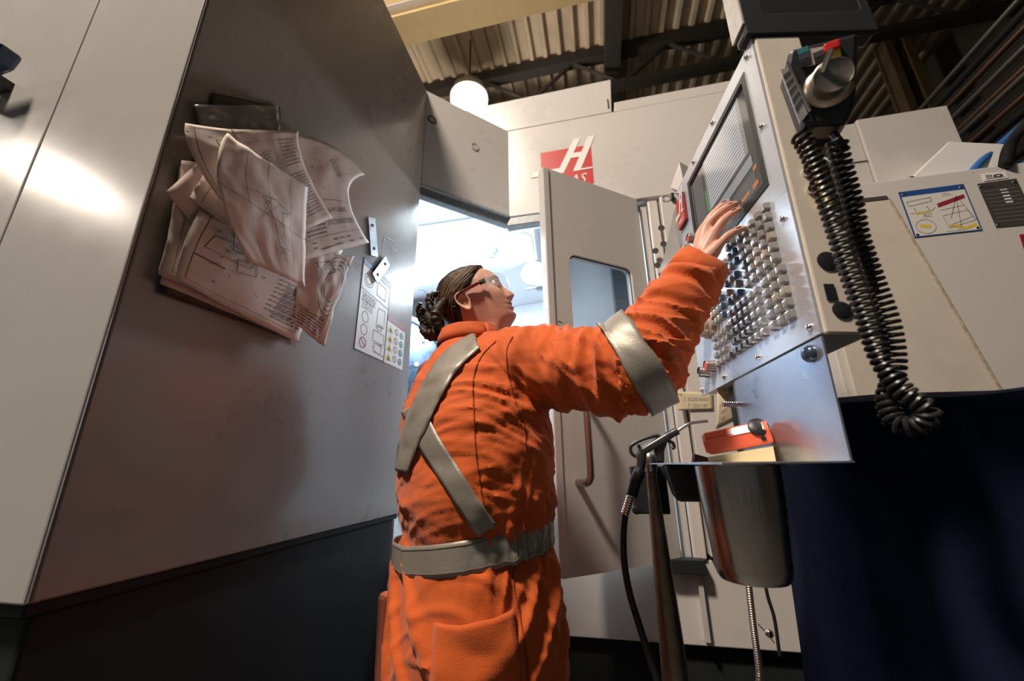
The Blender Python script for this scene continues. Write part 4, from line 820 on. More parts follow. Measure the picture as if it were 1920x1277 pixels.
q = onY(1711, 325, YC - .001); MB().lathe(V(q[0], YC + .015, cz), (0, 0, 1), [(.012, 0), (.012, .006), (.006, .012)], 12).build('bolt', CHROME, CAB)
hz = YC + .012
solo(MB().tube(spline([onY(1818, 330, hz), onY(1840, 303, hz + .02), onY(1880, 268, hz + .05), onY(1930, 225, hz + .10), onY(2010, 165, hz + .2)], 6), .013, 12), 'blue_hose', BLUEH, 'bright blue hose curving up from the cabinet top', 'hose', smooth=True)
pts = spline([onY(1885, 312, hz - .02), onY(1892, 280, hz), onY(1910, 250, hz), onY(1940, 222, hz), onY(2000, 190, hz)], 14)
Lp = []
for a_, b_ in zip(pts, pts[1:]): Lp += [a_, lerp(a_, b_, .5)]
solo(MB().tube(Lp, [.018 if i % 2 else .0145 for i in range(len(Lp))], 14), 'ribbed_conduit', RUBBER, 'thick black ribbed conduit leaving the cabinet top at right', 'conduit', smooth=True)
# navy cloth over a cart, lower right
NAVY = mat('navy_cloth', (.0065, .0105, .030), .95, bump=.4, bscale=300, spec=.15)
cr = thing('draped_cloth', 'dark navy cloth draped over a stand at lower right', 'cloth', (.95, 1.0, 0))
def cloth_pt(u, v): # u around, v down
    a = 2 * math.pi * u; ex = .52; ca, sa = math.cos(a), math.sin(a)
    X = .93 + .52 * math.copysign(abs(ca) ** ex, ca); Y = 1.02 + .30 * math.copysign(abs(sa) ** ex, sa)
    return X, Y
top = float(onY(1700, 722, .78)[2]); P = []
for j in range(46):
    v = j / 45; row = []
    for i in range(97):
        u = i / 96; X, Y = cloth_pt(u, v); cx_, cy_ = .93, 1.02
        k = min(1, .03 + 1.15 * min(1, v / .14) ** .6) if v < .14 else 1 + (v - .14) * .10
        k = min(k, 1.2); z = top - .035 * min(1, v / .14) ** 3 if v < .14 else top - .035 - (v - .14) / .86 * (top - .04)
        fold = .018 * noise.noise(Vector((math.cos(2 * math.pi * u) * 4, math.sin(2 * math.pi * u) * 4, v * 1.6))) * min(1, v * 4) + .012 * noise.noise(Vector((math.cos(2 * math.pi * u) * 9, math.sin(2 * math.pi * u) * 9, v * 2.5 + 4))) * min(1, v * 3)
        row.append(V(cx_ + (X - cx_) * (k + fold * 2), cy_ + (Y - cy_) * (k + fold * 2), z + .016 * noise.noise(Vector((X * 6, Y * 6, 2))) * (1 - v) + fold * .4))
    P.append(row)
MB().grid(P).build('cloth', NAVY, cr, smooth=True, solid=.004)
MB().box((.50, .80, 0), (1.36, 1.24, top - .10)).build('stand', CHAR, cr)
# ================================================================== the operator
ORANGE = mat('orange_cotton', (.60, .100, .010), .82, bump=.35, bscale=420, var=.10, vscale=7, sheen=.15)
TAPE = mat('reflective_tape', (.30, .27, .23), .45, .3, bump=.2, bscale=300, var=.08, vscale=20)
SEAMO = mat('orange_seam', (.30, .05, .01), .85)
SKIN = mat('skin', (.62, .33, .245), .46, var=.07, vscale=26, bump=.12, bscale=260); SKIN.node_tree.nodes['Principled BSDF'].inputs['Subsurface Weight'].default_value = .12; SKIN.node_tree.nodes['Principled BSDF'].inputs['Subsurface Radius'].default_value = (.012, .004, .002)
LIP = mat('lip_skin', (.42, .17, .15), .4); NAIL = mat('nail', (.70, .42, .34), .25)
EYEW = mat('eye_white', (.72, .70, .68), .2); IRIS = mat('iris', (.06, .08, .10), .15)
HAIR = mat('brown_hair', (.036, .021, .013), .42, var=.5, vscale=60, stretch=(1, 1, 6), bump=.6, bscale=150)
PE = thing('person', 'worker in orange coveralls with reflective tape reaching to the console keys', 'person', (-.28, .90, 0))
fac = unit([.741, .674, 0]); rgt = V(fac[1], -fac[0], 0)     # torso facing and its right-hand side
def mesh_from(mb):
    me = bpy.data.meshes.new('tmp'); me.from_pydata(mb.v, [], mb.f); bm = bmesh.new(); bm.from_mesh(me); bmesh.ops.recalc_face_normals(bm, faces=bm.faces); bm.to_mesh(me); bm.free(); return me
def remesh(mb, vox, smooth=4, fac_=.5):
    o = bpy.data.objects.new('tmp', mesh_from(mb)); COL.objects.link(o)
    r = o.modifiers.new('r', 'REMESH'); r.mode = 'VOXEL'; r.voxel_size = vox
    if smooth: s = o.modifiers.new('s', 'SMOOTH'); s.factor = fac_; s.iterations = smooth
    me = bpy.data.meshes.new_from_object(o.evaluated_get(bpy.context.evaluated_depsgraph_get())); bpy.data.objects.remove(o)
    n = len(me.vertices); co = np.empty(n * 3); me.vertices.foreach_get('co', co); fs = [tuple(p.vertices) for p in me.polygons]
    no = np.empty(n * 3); me.vertices.foreach_get('normal', no)
    return co.reshape(-1, 3), no.reshape(-1, 3), fs
def loft(mb, rings, seg=36, e=2.3):
    vs = []
    for c, a, b in rings:
        for k in range(seg):
            t = 2 * math.pi * k / seg; ct, st_ = math.cos(t), math.sin(t)
            vs.append(V(*c) + rgt * a * math.copysign(abs(ct) ** (2 / e), ct) + fac * b * math.copysign(abs(st_) ** (2 / e), st_))
    n = len(rings); mb.add(vs, [(i * seg + k, i * seg + (k + 1) % seg, (i + 1) * seg + (k + 1) % seg, (i + 1) * seg + k) for i in range(n - 1) for k in range(seg)] + [tuple(range(seg - 1, -1, -1)), tuple(range((n - 1) * seg, n * seg))])
TC = {.64: (-.275, .885), 1.14: (-.280, .884), 1.30: (-.296, .918), 1.44: (-.318, .955)}
SH_R = V(-.212, .862, 1.322); EL = V(.068, .752, 1.284); WR = V(.213, .781, 1.483)
cv = MB()
loft(cv, [((-.275, .887, .70), .172, .150), ((-.275, .886, .80), .192, .158), ((-.276, .886, .88), .193, .155), ((-.278, .886, .955), .186, .148), ((-.278, .886, .99), .184, .146), ((-.279, .885, 1.05), .196, .152), ((-.282, .886, 1.14), .203, .153), ((-.288, .897, 1.23), .205, .148), ((-.297, .917, 1.305), .198, .132), ((-.306, .935, 1.355), .165, .108), ((-.313, .948, 1.395), .110, .086), ((-.318, .955, 1.425), .074, .070)])
arm = spline([SH_R - rgt * .06 + V(0, 0, -.015), SH_R, lerp(SH_R, EL, .5) + V(0, 0, .006), EL + V(-.012, -.006, -.004), lerp(EL, WR, .35), lerp(EL, WR, .7), WR - (WR - EL) * .02], 5)
ra = np.interp(np.linspace(0, 1, len(arm)), [0, .17, .33, .5, .62, .8, 1], [.082, .094, .084, .077, .070, .059, .047])
cv.tube(arm, list(ra), 28)
SH_L = V(-.313, .945, 1.335) - rgt * .175; EL_L = V(-.42, 1.18, 1.14); WR_L = V(-.345, 1.24, .99)
al = spline([SH_L + rgt * .06, SH_L, lerp(SH_L, EL_L, .5), EL_L, lerp(EL_L, WR_L, .5), WR_L], 4); cv.tube(al, list(np.interp(np.linspace(0, 1, len(al)), [0, .2, .6, 1], [.08, .085, .068, .046])), 24)
for sg in (1, -1):
    hp_ = V(-.275, .887, .74) + rgt * .09 * sg; kn = V(-.275, .90, .46) + rgt * .10 * sg + fac * .01; an = V(-.275, .89, .10) + rgt * .10 * sg
    cv.tube(spline([hp_, lerp(hp_, kn, .5), kn, lerp(kn, an, .5), an], 4), list(np.interp(np.linspace(0, 1, 17), [0, .3, .6, 1], [.112, .108, .09, .085])), 24)
co, no, fs = remesh(cv, .0052, 8)
# cloth wrinkles: ridges by region
armdir = {}
def seg_t(p, a, b): d = b - a; t = float((p - a) @ d / (d @ d)); return min(max(t, 0), 1), float(np.linalg.norm(p - a - d * min(max(t, 0), 1)))
def ridge(p, f_, s=0.): n_ = noise.noise(Vector((p[0] * f_[0], p[1] * f_[1], p[2] * f_[2] + s))); return 1 - min(1, abs(n_) * 2.6)
def crease(q, f_, s, w): # thin raised fold lines along the zero set of a noise field
    q = Vector((q[0] * f_, q[1] * f_ + s * 1.7, q[2] * f_ + s)); n_ = noise.noise(q + Vector((0, 0, .55 * noise.noise(q * .45)))); x_ = max(0., 1 - abs(n_) * w); return x_ * x_ * (3 - 2 * x_)
out = co.copy()
for i in range(len(co)):
    p = co[i]; t1, d1_ = seg_t(p, SH_R, EL); t2, d2_ = seg_t(p, EL, WR); h = 0.
    inarm = max(0, 1 - max(0, min(d1_, d2_) - .085) / .03) * (1 if (p - SH_R) @ unit(EL - SH_R) > -.02 else 0)
    if inarm > 0:
        if d2_ < d1_: ax = unit(WR - EL); tt = t2
        else: ax = unit(EL - SH_R); tt = t1
        l = float(p @ ax); q = p - ax * l; a1, a2 = float(q @ V(.35, .8, .5)), float(q @ V(.2, -.5, .84))
        near = math.exp(-((t1 - 1) / .45) ** 2) if d1_ < d2_ else math.exp(-(t2 / .4) ** 2) + .9 * math.exp(-((t2 - 1) / .35) ** 2)
        h += inarm * ((.007 + .006 * near) * (crease((l * 1.0 + a1 * .5, a1 * .30, a2 * .30), 24, 3., 2.6) - .35) + (.004 + .003 * near) * (crease((l + a2 * .9, a1 * .3, a2 * .3), 42, 8., 3.2) - .3) + .006 * noise.noise(Vector((l * 13, a1 * 9, a2 * 9))))
    k = 1 - inarm
    if k > 0:
        u = float((p - V(-.28, .89, 0)) @ rgt); f_ = float((p - V(-.28, .89, 0)) @ fac); z = p[2]; w_ = (u - f_) * .7
        up = 1 / (1 + math.exp(-(z - .99) / .015))
        mk = min(1.15, max(.25, .62 + 1.3 * noise.noise(Vector((u * 5, f_ * 5, z * 5 + 9))))); h += k * up * mk * (.0068 * (crease((w_ * .25, f_ * .2, z + .35 * w_), 20, 0, 2.8) - .3) + .0045 * (crease((w_ * .3, f_ * .2, z - .6 * w_), 34, 5., 3.4) - .3) + .0016 * (crease((w_ * .4, f_ * .4, z + .1 * w_), 70, 9., 3.) - .3) + .006 * noise.noise(Vector((u * 8, f_ * 8, z * 5))))
        c_ = SH_R + V(-.02, -.03, -.14); pit = math.exp(-float((p - c_) @ (p - c_)) / .016); h += k * pit * .012 * (crease((w_ * .3, f_ * .3, z - 1.1 * w_), 26, 12., 2.6) - .4)
        right = math.exp(-((math.atan2(f_, u) - .1) / .55) ** 2); b_ = math.exp(-((z - .985) / .09) ** 2)
        ang = math.atan2(f_, u); h += k * b_ * .010 * right * (crease((ang * .12, 0, z * .18), 60, 4., 2.2) - .45)
        h -= k * .009 * math.exp(-((z - .975) / .03) ** 2)
        h += k * (1 - up) * min(1, (1 - up)) * (.012 * (crease((w_ + .55 * (z - .9), f_ * .3, z * .25), 15, 2., 2.4) - .35) + .004 * (crease((w_ * .8 - .5 * z, f_ * .3, z * .5), 34, 7., 3.) - .3) + .006 * noise.noise(Vector((u * 8, f_ * 8, z * 5 + 3))))
    out[i] = p + no[i] * h
cm = MB(); cm.add(out, fs); CVO = lab(cm.build('coverall', ORANGE, PE, smooth=True), 'wrinkled orange coverall')
bvh = BVHTree.FromPolygons([Vector(p) for p in out], fs)
def surf(o_, d, lift=.0025):
    h = bvh.ray_cast(Vector(o_), Vector(d).normalized()); 
    if h[0] is None: return None
    n_ = h[1] if h[1].dot(Vector(d)) < 0 else -h[1]; return np.array(h[0] + n_ * lift)
def cam_pt(px, py, lift=.003): return surf(CAM, ray(px, py), lift)
def smooth_rows(G, it=2):
    G = np.array(G)
    for _ in range(it):
        H = G.copy(); H[1:-1] = .25 * G[:-2] + .5 * G[1:-1] + .25 * G[2:]; G = H
    return G
def ribbon(path, wpx, name, label, m_=TAPE, lift=.0045, seg=7, th=.0016):
    sp_ = spline([V(*p, 0) for p in path], 8); rows = []
    for i, p in enumerate(sp_):
        t = unit(sp_[min(i + 1, len(sp_) - 1)] - sp_[max(i - 1, 0)]); q = V(-t[1], t[0], 0); w = np.interp(i / (len(sp_) - 1), np.linspace(0, 1, len(wpx)), wpx); row = []
        for k in range(seg):
            r = cam_pt(*(p + q * w * (k / (seg - 1) - .5))[:2], lift)
            row.append(r)
        if all(r is not None for r in row) and np.ptp(np.array(row)[:, 1]) < .16: rows.append(row)
    o = MB().grid(smooth_rows(rows, 2)).build(name, m_, CVO, smooth=True, solid=th); return lab(o, label)
ribbon([(774, 764), (788, 792), (812, 838), (846, 890), (880, 945), (914, 994)], [42, 42, 42, 40, 40], 'reflective_tape', 'grey tape running down across the back to the waist')
ribbon([(912, 634), (880, 652), (848, 680), (824, 715), (803, 755), (785, 795), (770, 835), (758, 884)], [26, 36, 40, 42, 42, 42, 36, 24], 'reflective_tape', 'grey tape from the shoulder across the back', lift=.0065)
# belt: a ring around the waist
NBK = 240; rad = np.zeros((9, NBK))
for j in range(9):
    for k in range(NBK):
        a_ = 2 * math.pi * k / NBK; d = rgt * math.cos(a_) + fac * math.sin(a_); z = .972 + .026 * (j / 8 - .5) * 2 + .028 * math.cos(a_ - 1.05)
        p = surf(V(-.278, .886, z) + d * .6, -d, .0); rad[j, k] = float((p - V(-.278, .886, z)) @ d)
mx_ = .5 * rad.max(0) + .5 * rad.mean(0)
for _ in range(10): mx_ = .25 * np.roll(mx_, 1) + .5 * mx_ + .25 * np.roll(mx_, -1)
rows = []
for j in range(9):
    row = []
    for k in range(NBK + 1):
        a_ = 2 * math.pi * k / NBK; d = rgt * math.cos(a_) + fac * math.sin(a_); z = .972 + .026 * (j / 8 - .5) * 2 + .028 * math.cos(a_ - 1.05)
        aw = (a_ + math.pi) % (2 * math.pi) - math.pi; g = math.exp(-((aw - .12) / .42) ** 2); cr_ = g * (.0065 * (crease((a_ * .35, j * .012, 0), 22, 6., 2.2)) + .0015 * math.sin(a_ * 60))
        row.append(V(-.278, .886, z + g * .002 * math.sin(a_ * 40 + j)) + d * (mx_[k % NBK] + .0024 - cr_ * (.6 + .4 * math.sin(math.pi * j / 8)) + .001 * math.sin(a_ * 7)))
    rows.append(row)
lab(MB().grid(rows).build('waist_tape', TAPE, CVO, smooth=True, solid=.0016), 'gathered grey waistband tape')
BW = rows
for j in (1, 7): MB().tube([p + unit((p - V(-.278, .886, p[2]))) * .0012 for p in BW[j]], .0007, 5, cap=False).build('stitching', mat('dark_thread', (.16, .13, .10), .8), CVO)
# sleeve band
axf = unit(WR - EL); ax = unit(axf + unit(EL - SH_R)); e1 = unit(np.cross(ax, V(0, 1, 0))); e2 = np.cross(ax, e1); cb_ = EL + axf * .012; rows = []
for j in range(9):
    row = []
    for k in range(73):
        a_ = 2 * math.pi * k / 72; d = e1 * math.cos(a_) + e2 * math.sin(a_); c = cb_ + ax * .052 * (j / 8 - .5); p = surf(c + d * .115, -d, .004); row.append(p if p is not None else c + d * .075)
    rows.append(row)
G_ = np.array(rows); ctr = np.array([cb_ + ax * .052 * (j / 8 - .5) for j in range(9)])[:, None, :]; dv_ = G_ - ctr; rd = np.linalg.norm(dv_, axis=2); dd_ = dv_ / rd[:, :, None]; rm = rd[:, :-1].max(0)
for _ in range(3): rm = np.maximum(rm, .5 * (np.roll(rm, 2) + np.roll(rm, -2)))
for _ in range(4): rm = .25 * np.roll(rm, 1) + .5 * rm + .25 * np.roll(rm, -1)
rm = np.append(rm, rm[0]); G_ = ctr + dd_ * (.35 * rd + .65 * rm + .0035)[:, :, None]
for _ in range(3): G_[:, 1:-1] = .25 * G_[:, :-2] + .5 * G_[:, 1:-1] + .25 * G_[:, 2:]
G_[:, -1] = G_[:, 0]; lab(MB().grid(G_).build('sleeve_tape', TAPE, CVO, smooth=True, solid=.0016), 'grey tape band around the sleeve')
def seam(path, name='seam', r=.0016):
    ps = [cam_pt(*p[:2], .0008) for p in spline([V(*q, 0) for q in path], 8)]; ps = [p for p in ps if p is not None]
    if len(ps) > 3: MB().tube(ps, r, 6).build(name, SEAMO, CVO)
seam([(930, 640), (902, 670), (888, 710), (888, 760), (892, 840), (902, 920), (918, 996)]); seam([(962, 632), (950, 660), (955, 710), (968, 760), (982, 800), (985, 850)]); seam([(968, 1050), (962, 1090), (974, 1150), (984, 1210), (990, 1276)])
# hip pockets
def patch(px, lift, name, label):
    N = 12; rows = []
    for j in range(N + 1):
        row = []
        for i in range(N + 1):
            q = lerp(lerp(px[0], px[1], i / N), lerp(px[3], px[2], i / N), j / N); q = q + V(0, 14 * math.sin(math.pi * i / N) * (1 - j / N)); r = cam_pt(*q, lift + .006 * math.sin(math.pi * i / N) * (1 - j / N)); row.append(r)
        rows.append(row)
    if any(r is None for row in rows for r in row): print('patch miss', name); return
    lab(MB().grid(smooth_rows(rows, 2)).build(name, ORANGE, CVO, smooth=True, solid=.003), label)
patch([(818, 1166), (962, 1140), (978, 1300), (808, 1300)], .005, 'hip_pocket', 'orange rear pocket with sagging top edge')
seam([(820, 1182), (860, 1196), (905, 1192), (940, 1172), (962, 1156)], 'pocket_stitching', .0012)
mb = MB(); q0 = surf(V(-.275, .886, .82) - fac * .6 - rgt * .14, fac, .0); 
for zz in (1,):
    base = V(-.275, .886, 0); a_ = -fac * .055 - rgt * .168
    mb.hexa([base + a_ + V(0, 0, .60), base + a_ - fac * .09 + V(0, 0, .60), base + a_ - fac * .09 + rgt * .05 + V(0, 0, .60), base + a_ + rgt * .05 + V(0, 0, .60), base + a_ - rgt * .012 + V(0, 0, .865), base + a_ - fac * .095 - rgt * .012 + V(0, 0, .855), base + a_ - fac * .095 + rgt * .05 + V(0, 0, .865), base + a_ + rgt * .05 + V(0, 0, .865)])
lab(mb.build('side_pocket', ORANGE, CVO, bevel=.01), 'loose side pocket standing off the hip')
# collar
cc = V(-.318, .955, 1.418); rows = []
for j, (rr, zz) in enumerate(((.076, -.012), (.079, .012), (.077, .034), (.083, .036), (.090, .016), (.094, -.004))):
    row = []
    for k in range(49):
        a_ = 2 * math.pi * k / 48; d = rgt * math.cos(a_) + fac * math.sin(a_) * .92; fr_k = max(0, math.sin(a_)) ** 3
        row.append(cc + d * (rr + .002 * noise.noise(Vector((d[0] * 4, d[1] * 4, j)))) + V(0, 0, zz - .045 * fr_k) + fac * .004)
    rows.append(row)
lab(MB().grid(rows).build('collar', ORANGE, CVO, smooth=True, solid=.003), 'turned down orange collar')
# cuff
ax = axf; e1 = unit(np.cross(ax, V(0, 1, 0))); e2 = np.cross(ax, e1); rows = []
for j, (l, rr) in enumerate(((-.035, .051), (-.01, .050), (.010, .0475), (.0135, .043), (.004, .040))):
    row = []
    for k in range(37):
        a_ = 2 * math.pi * k / 36; d = e1 * math.cos(a_) + e2 * math.sin(a_); row.append(WR + ax * (l + .004 * math.sin(a_ * 3)) + d * (rr + .004 * math.sin(a_ * 2 + 1) + .0025 * noise.noise(Vector((d[0] * 6, d[1] * 6, j * .6)))))
    rows.append(row)
MB().grid(rows).build('cuff', ORANGE, CVO, smooth=True, solid=.003)
# boots
for sg in (1, -1):
    an = V(-.275, .89, 0) + rgt * .10 * sg; mb = MB(); BT = mat('boot_leather', (.03, .022, .016), .5)
    mb.tube(spline([an + V(0, 0, .13), an + V(0, 0, .06), an + fac * .05 + V(0, 0, .045), an + fac * .13 + V(0, 0, .04), an + fac * .185 + V(0, 0, .035)], 4), [.052] * 5 + [.054] * 5 + [.045] * 5 + [.034] * 2, 18); mb.build('boot', BT, PE, smooth=True)
# ------------------------------------------------------------ head
HD = unit(RC @ V(1, 0, 0) * V(1, 1, 0) - RC @ V(0, 0, 1) * V(1, 1, 0) * .20); HL = V(-HD[1], HD[0], 0); tilt = math.radians(24)
hx = HD * math.cos(tilt) + V(0, 0, 1) * math.sin(tilt); hz_ = V(0, 0, 1) * math.cos(tilt) - HD * math.sin(tilt)
HCp = CAM + ray(894, 566) * (1.06 / np.linalg.norm(ray(894, 566)[:2])); HS = .93
def hp3(x, y, z): return HCp + (hx * x + HL * y + hz_ * z) * HS
def I(z, tab): zs_ = [q[0] for q in tab][::-1]; return float(np.interp(z, zs_, [q[1] for q in tab][::-1]))
FT = [(.112, -.012), (.108, .012), (.10, .036), (.085, .062), (.065, .081), (.045, .090), (.03, .0925), (.015, .0885), (0, .0875), (-.02, .0885), (-.04, .0885), (-.06, .0885), (-.08, .087), (-.095, .087), (-.104, .081), (-.112, .068), (-.12, .054), (-.132, .042), (-.145, .034), (-.17, .030), (-.23, .034)]
BK = [(.112, -.022), (.108, -.045), (.10, -.066), (.085, -.087), (.06, -.104), (.03, -.110), (0, -.107), (-.03, -.098), (-.06, -.084), (-.09, -.072), (-.12, -.068), (-.16, -.072), (-.23, -.086)]
WD = [(.112, .008), (.108, .026), (.10, .042), (.085, .058), (.06, .071), (.03, .0765), (0, .0755), (-.03, .072), (-.055, .066), (-.08, .058), (-.10, .051), (-.112, .050), (-.135, .053), (-.16, .056), (-.23, .070)]
NZ, NT = 170, 150; zz = np.concatenate([np.linspace(.1115, .03, 46), np.linspace(.029, -.115, 96), np.linspace(-.117, -.23, NZ - 142)])
th = []; 
for k in range(NT): s = k / NT * 2 - 1; th.append(math.pi * (s - .28 * math.sin(math.pi * s) ))  # denser toward the front (theta 0)
def smooth_tab(tab):
    return tab
G1 = lambda v, s: math.exp(-(v / s) ** 2)
def head_pt(z, t, off=0.):
    zf = [z + d for d in (-.008, -.004, 0, .004, .008)]; f_ = sum(I(q, FT) for q in zf) / 5; b_ = sum(I(q, BK) for q in zf) / 5; w = sum(I(q, WD) for q in zf) / 5
    cx_ = (f_ * .42 + b_ * .58); ct, st_ = math.cos(t), math.sin(t); e = 2.25
    x = cx_ + ((f_ - cx_) if ct > 0 else (cx_ - b_)) * math.copysign(abs(ct) ** (2 / e), ct); y = w * math.copysign(abs(st_) ** (2 / e), st_)
    if ct > 0 and off == 0:
        A = float(np.interp(z, [-.052, -.047, -.042, -.037, -.031, -.022, -.010, .004, .018, .03], [0, .004, .0155, .0225, .0225, .0175, .0115, .006, .0025, 0])); sg = float(np.interp(z, [-.05, -.038, -.01, .02], [.016, .0145, .0095, .008])); x += A * G1(y, sg)
        al_ = .0045 * (G1(y - .0135, .006) + G1(y + .0135, .006)) * G1(z + .040, .007); x += al_
        ey = G1(abs(y) - .032, .017) * G1(z - .010, .011); x -= .0085 * ey
        x += .0035 * G1(abs(y) - .03, .02) * G1(z - .030, .006)
        x += .0035 * G1(abs(y) - .042, .02) * G1(z + .025, .02)
        m_ = G1(y, .021)
        x += .0052 * m_ * G1(z + .0565, .0055) - .0060 * G1(y, .024) * G1(z + .0640, .0022) + .0050 * G1(y, .019) * G1(z + .0715, .0055) - .0040 * m_ * G1(z + .083, .005) + .0050 * G1(y, .018) * G1(z + .097, .009)
    return x + off * ct, y + off * st_ 
pts = [[hp3(*head_pt(z, t), z) for t in th] for z in zz]
hm = MB(); hv = [p for r in pts for p in r]; fsH = []; mi = []
for i in range(NZ - 1):
    for k in range(NT):
        fsH.append((i * NT + k, i * NT + (k + 1) % NT, (i + 1) * NT + (k + 1) % NT, (i + 1) * NT + k))
        t = th[k]; x, y = head_pt(zz[i], t); mi.append(1 if (abs(y) < .0235 and x > .06 and abs(zz[i] + .064) < .0105 * math.sqrt(max(0, 1 - (y / .0245) ** 2))) else 0)
fsH.append(tuple(range(NT)))
hm.add(hv, fsH); hm.mi = mi + [0]
# ears
def ear(sg):
    rows = []
    for j in range(9):
        r = j / 8; row = []
        for k in range(33):
            a_ = 2 * math.pi * k / 32; ex, ez = .0185 * (1 + .12 * math.sin(a_)), .0325; lob = 1 - .25 * max(0, -math.sin(a_))
            X = -.026 + ex * lob * r * math.cos(a_) - .006 * math.sin(a_) * r; Z = -.022 + ez * r * math.sin(a_)
            h_ = .006 + .010 * r * (1 if math.cos(a_) < .3 else .45) - (.0065 * G1(r - .42, .28)) + .0035 * G1(r - .9, .12)
            row.append(hp3(X, sg * (.0705 + h_), Z))
        rows.append(row)
    rows.append([hp3(-.024 + .013 * math.cos(2 * math.pi * k / 32), sg * .070, -.022 + .026 * math.sin(2 * math.pi * k / 32)) for k in range(33)])
    hm.cm = 0; hm.grid(rows)
ear(1); ear(-1)
# eyeballs, lids
def ball(mb, c, r, mi_, sx_=1., n=14, ax_=None):
    mb.cm = mi_; mb.lathe(c - hx * r, hx, [(r * math.sin(math.pi * k / n), r - r * math.cos(math.pi * k / n)) for k in range(n + 1)], 18, cap=False); mb.cm = 0
for sg in (1, -1):
    ec_ = hp3(.0725, sg * .0315, .0105); ball(hm, ec_, .0122 * HS, 2); gz = unit(hx + hz_ * .06 - HL * .30); hm.cm = 3; hm.lathe(ec_ + gz * .0108, gz, [(.0064, 0), (.005, .0014), (.001, .002)], 16); hm.cm = 0
    for up, dz in ((1, .0035), (-1, -.0045)):
        arc = [hp3(.0725 + .0132 * math.cos(a_) * .98, sg * (.0315 + .0145 * math.sin(a_)), .0105 + dz * (1.25 * math.cos(a_)) + .0005) for a_ in np.linspace(-1.1, 1.1, 13)]; hm.cm = 0; hm.tube(arc, [.0014 + .0012 * math.sin(math.pi * q / 12) for q in range(13)], 8)
        if up == 1: hm.cm = 3; hm.tube([p + hx * .0012 - hz_ * .0012 for p in arc], .0008, 6); hm.cm = 0
# ------------------------------------------------------------ hands
MC_ = {'i': V(.238, .808, 1.580), 'm': V(.243, .790, 1.580), 'r': V(.247, .776, 1.552), 'p': V(.250, .765, 1.522)}
TIP = {'i': V(.2945, .826, 1.640), 'm': V(.3020, .799, 1.631), 'r': V(.3035, .7945, 1.612), 'p': V(.3030, .781, 1.564)}
for k_, q in (('m', (1381, 381)), ('r', (1386, 393)), ('p', (1397, 427))):
    s_, t_ = on_face(*q, .009); TIP[k_] = con(s_, t_, .0085)
s_, t_ = on_face(1378, 372, .009); TIP['i'] = con(s_ + .024, t_ + .012, .0085)
bk = unit(-CN * -1.0) ; backn = unit(CN + V(0, -.45, .25))   # back of the hand faces away from the console
hm2 = MB(); nails = []
def hand(xf, mb, nl):
    for k_ in 'imrp':
        a_, b_ = MC_[k_], TIP[k_]; d = b_ - a_; sp_ = [lerp(a_, WR, .25), a_, lerp(a_, b_, .46) + backn * .007, lerp(a_, b_, .75) + backn * .006, b_]
        r0 = {'i': .0088, 'm': .0092, 'r': .0088, 'p': .0078}[k_]; P_ = spline(sp_, 6); rr = np.interp(np.linspace(0, 1, len(P_)), [0, .25, .38, .5, .62, .75, .9, 1], [r0 * 1.25, r0 * 1.3, r0 * 1.05, r0 * 1.1, r0 * .95, r0 * .98, r0 * .88, r0 * .62])
        mb.tube([xf(p) for p in P_] + [xf(b_ + unit(d) * .004)], list(rr) + [r0 * .28], 14)
        mb.tube([xf(lerp(WR, a_, -.15)), xf(lerp(WR, a_, .5) + backn * .002), xf(a_)], [.0165, .0155, r0 * 1.35], 14)
        tn = unit(d + backn * -.02); c = b_ - unit(d) * .006 + backn * (r0 * .62); nl.append((xf, c, tn))
    th_ = [lerp(WR, MC_['i'], .2) + V(-.002, .012, 0), lerp(WR, MC_['i'], .5) + V(.006, .030, .002), lerp(WR, MC_['i'], .8) + V(.020, .046, .010), lerp(WR, MC_['i'], 1.0) + V(.036, .050, .018)]
    P_ = spline(th_, 6); mb.tube([xf(p) for p in P_], list(np.interp(np.linspace(0, 1, len(P_)), [0, .4, .8, 1], [.016, .0125, .0105, .007])), 14)
    mb.tube([xf(lerp(WR, MC_['i'], .1) + V(.004, .004, 0)), xf(lerp(lerp(WR, MC_['i'], .6), MC_['p'], .5) + V(.008, 0, -.004))], [.018, .017], 14)
    mb.tube([xf(WR - unit(WR - EL) * .12), xf(WR - unit(WR - EL) * .03), xf(WR + (lerp(MC_['m'], MC_['r'], .5) - WR) * .18)], [.034, .0265, .0245], 20, flat=.8)
hand(lambda p: np.asarray(p, float), hm2, nails)
cH, nH, fH = remesh(hm2, .0021, 5)
o0 = len(hm.v); hm.cm = 0; hm.add(cH, fH)
Rl = np.array([[0, 1, 0], [1, 0, 0], [0, 0, 1]], float); xl = lambda p: WR_L + Rl @ (np.asarray(p, float) - WR) * 1.0
hm3 = MB(); hand(xl, hm3, []); c3_, n3_, f3_ = remesh(hm3, .003, 3); hm.add(c3_, f3_)
hb_ = BVHTree.FromPolygons([Vector(p) for p in cH], fH)
for xf, c, tn in nails:
    h = hb_.ray_cast(Vector(tuple(c + backn * .03)), Vector(tuple(-backn)))
    if h[0] is None: continue
    c = np.array(h[0]); nn = np.array(h[1]); tn2 = unit(tn - nn * (tn @ nn)); sd = np.cross(nn, tn2); hm.cm = 4; hm.add([c + nn * .0007 * (1 - (abs(u) ** 2) * .6) + sd * u * .0052 + tn2 * v * .0058 for u, v in ((-.8, -1), (0, -1.1), (.8, -1), (1, 0), (.75, .8), (0, 1.1), (-.75, .8), (-1, 0))], [tuple(range(8))]); hm.cm = 0
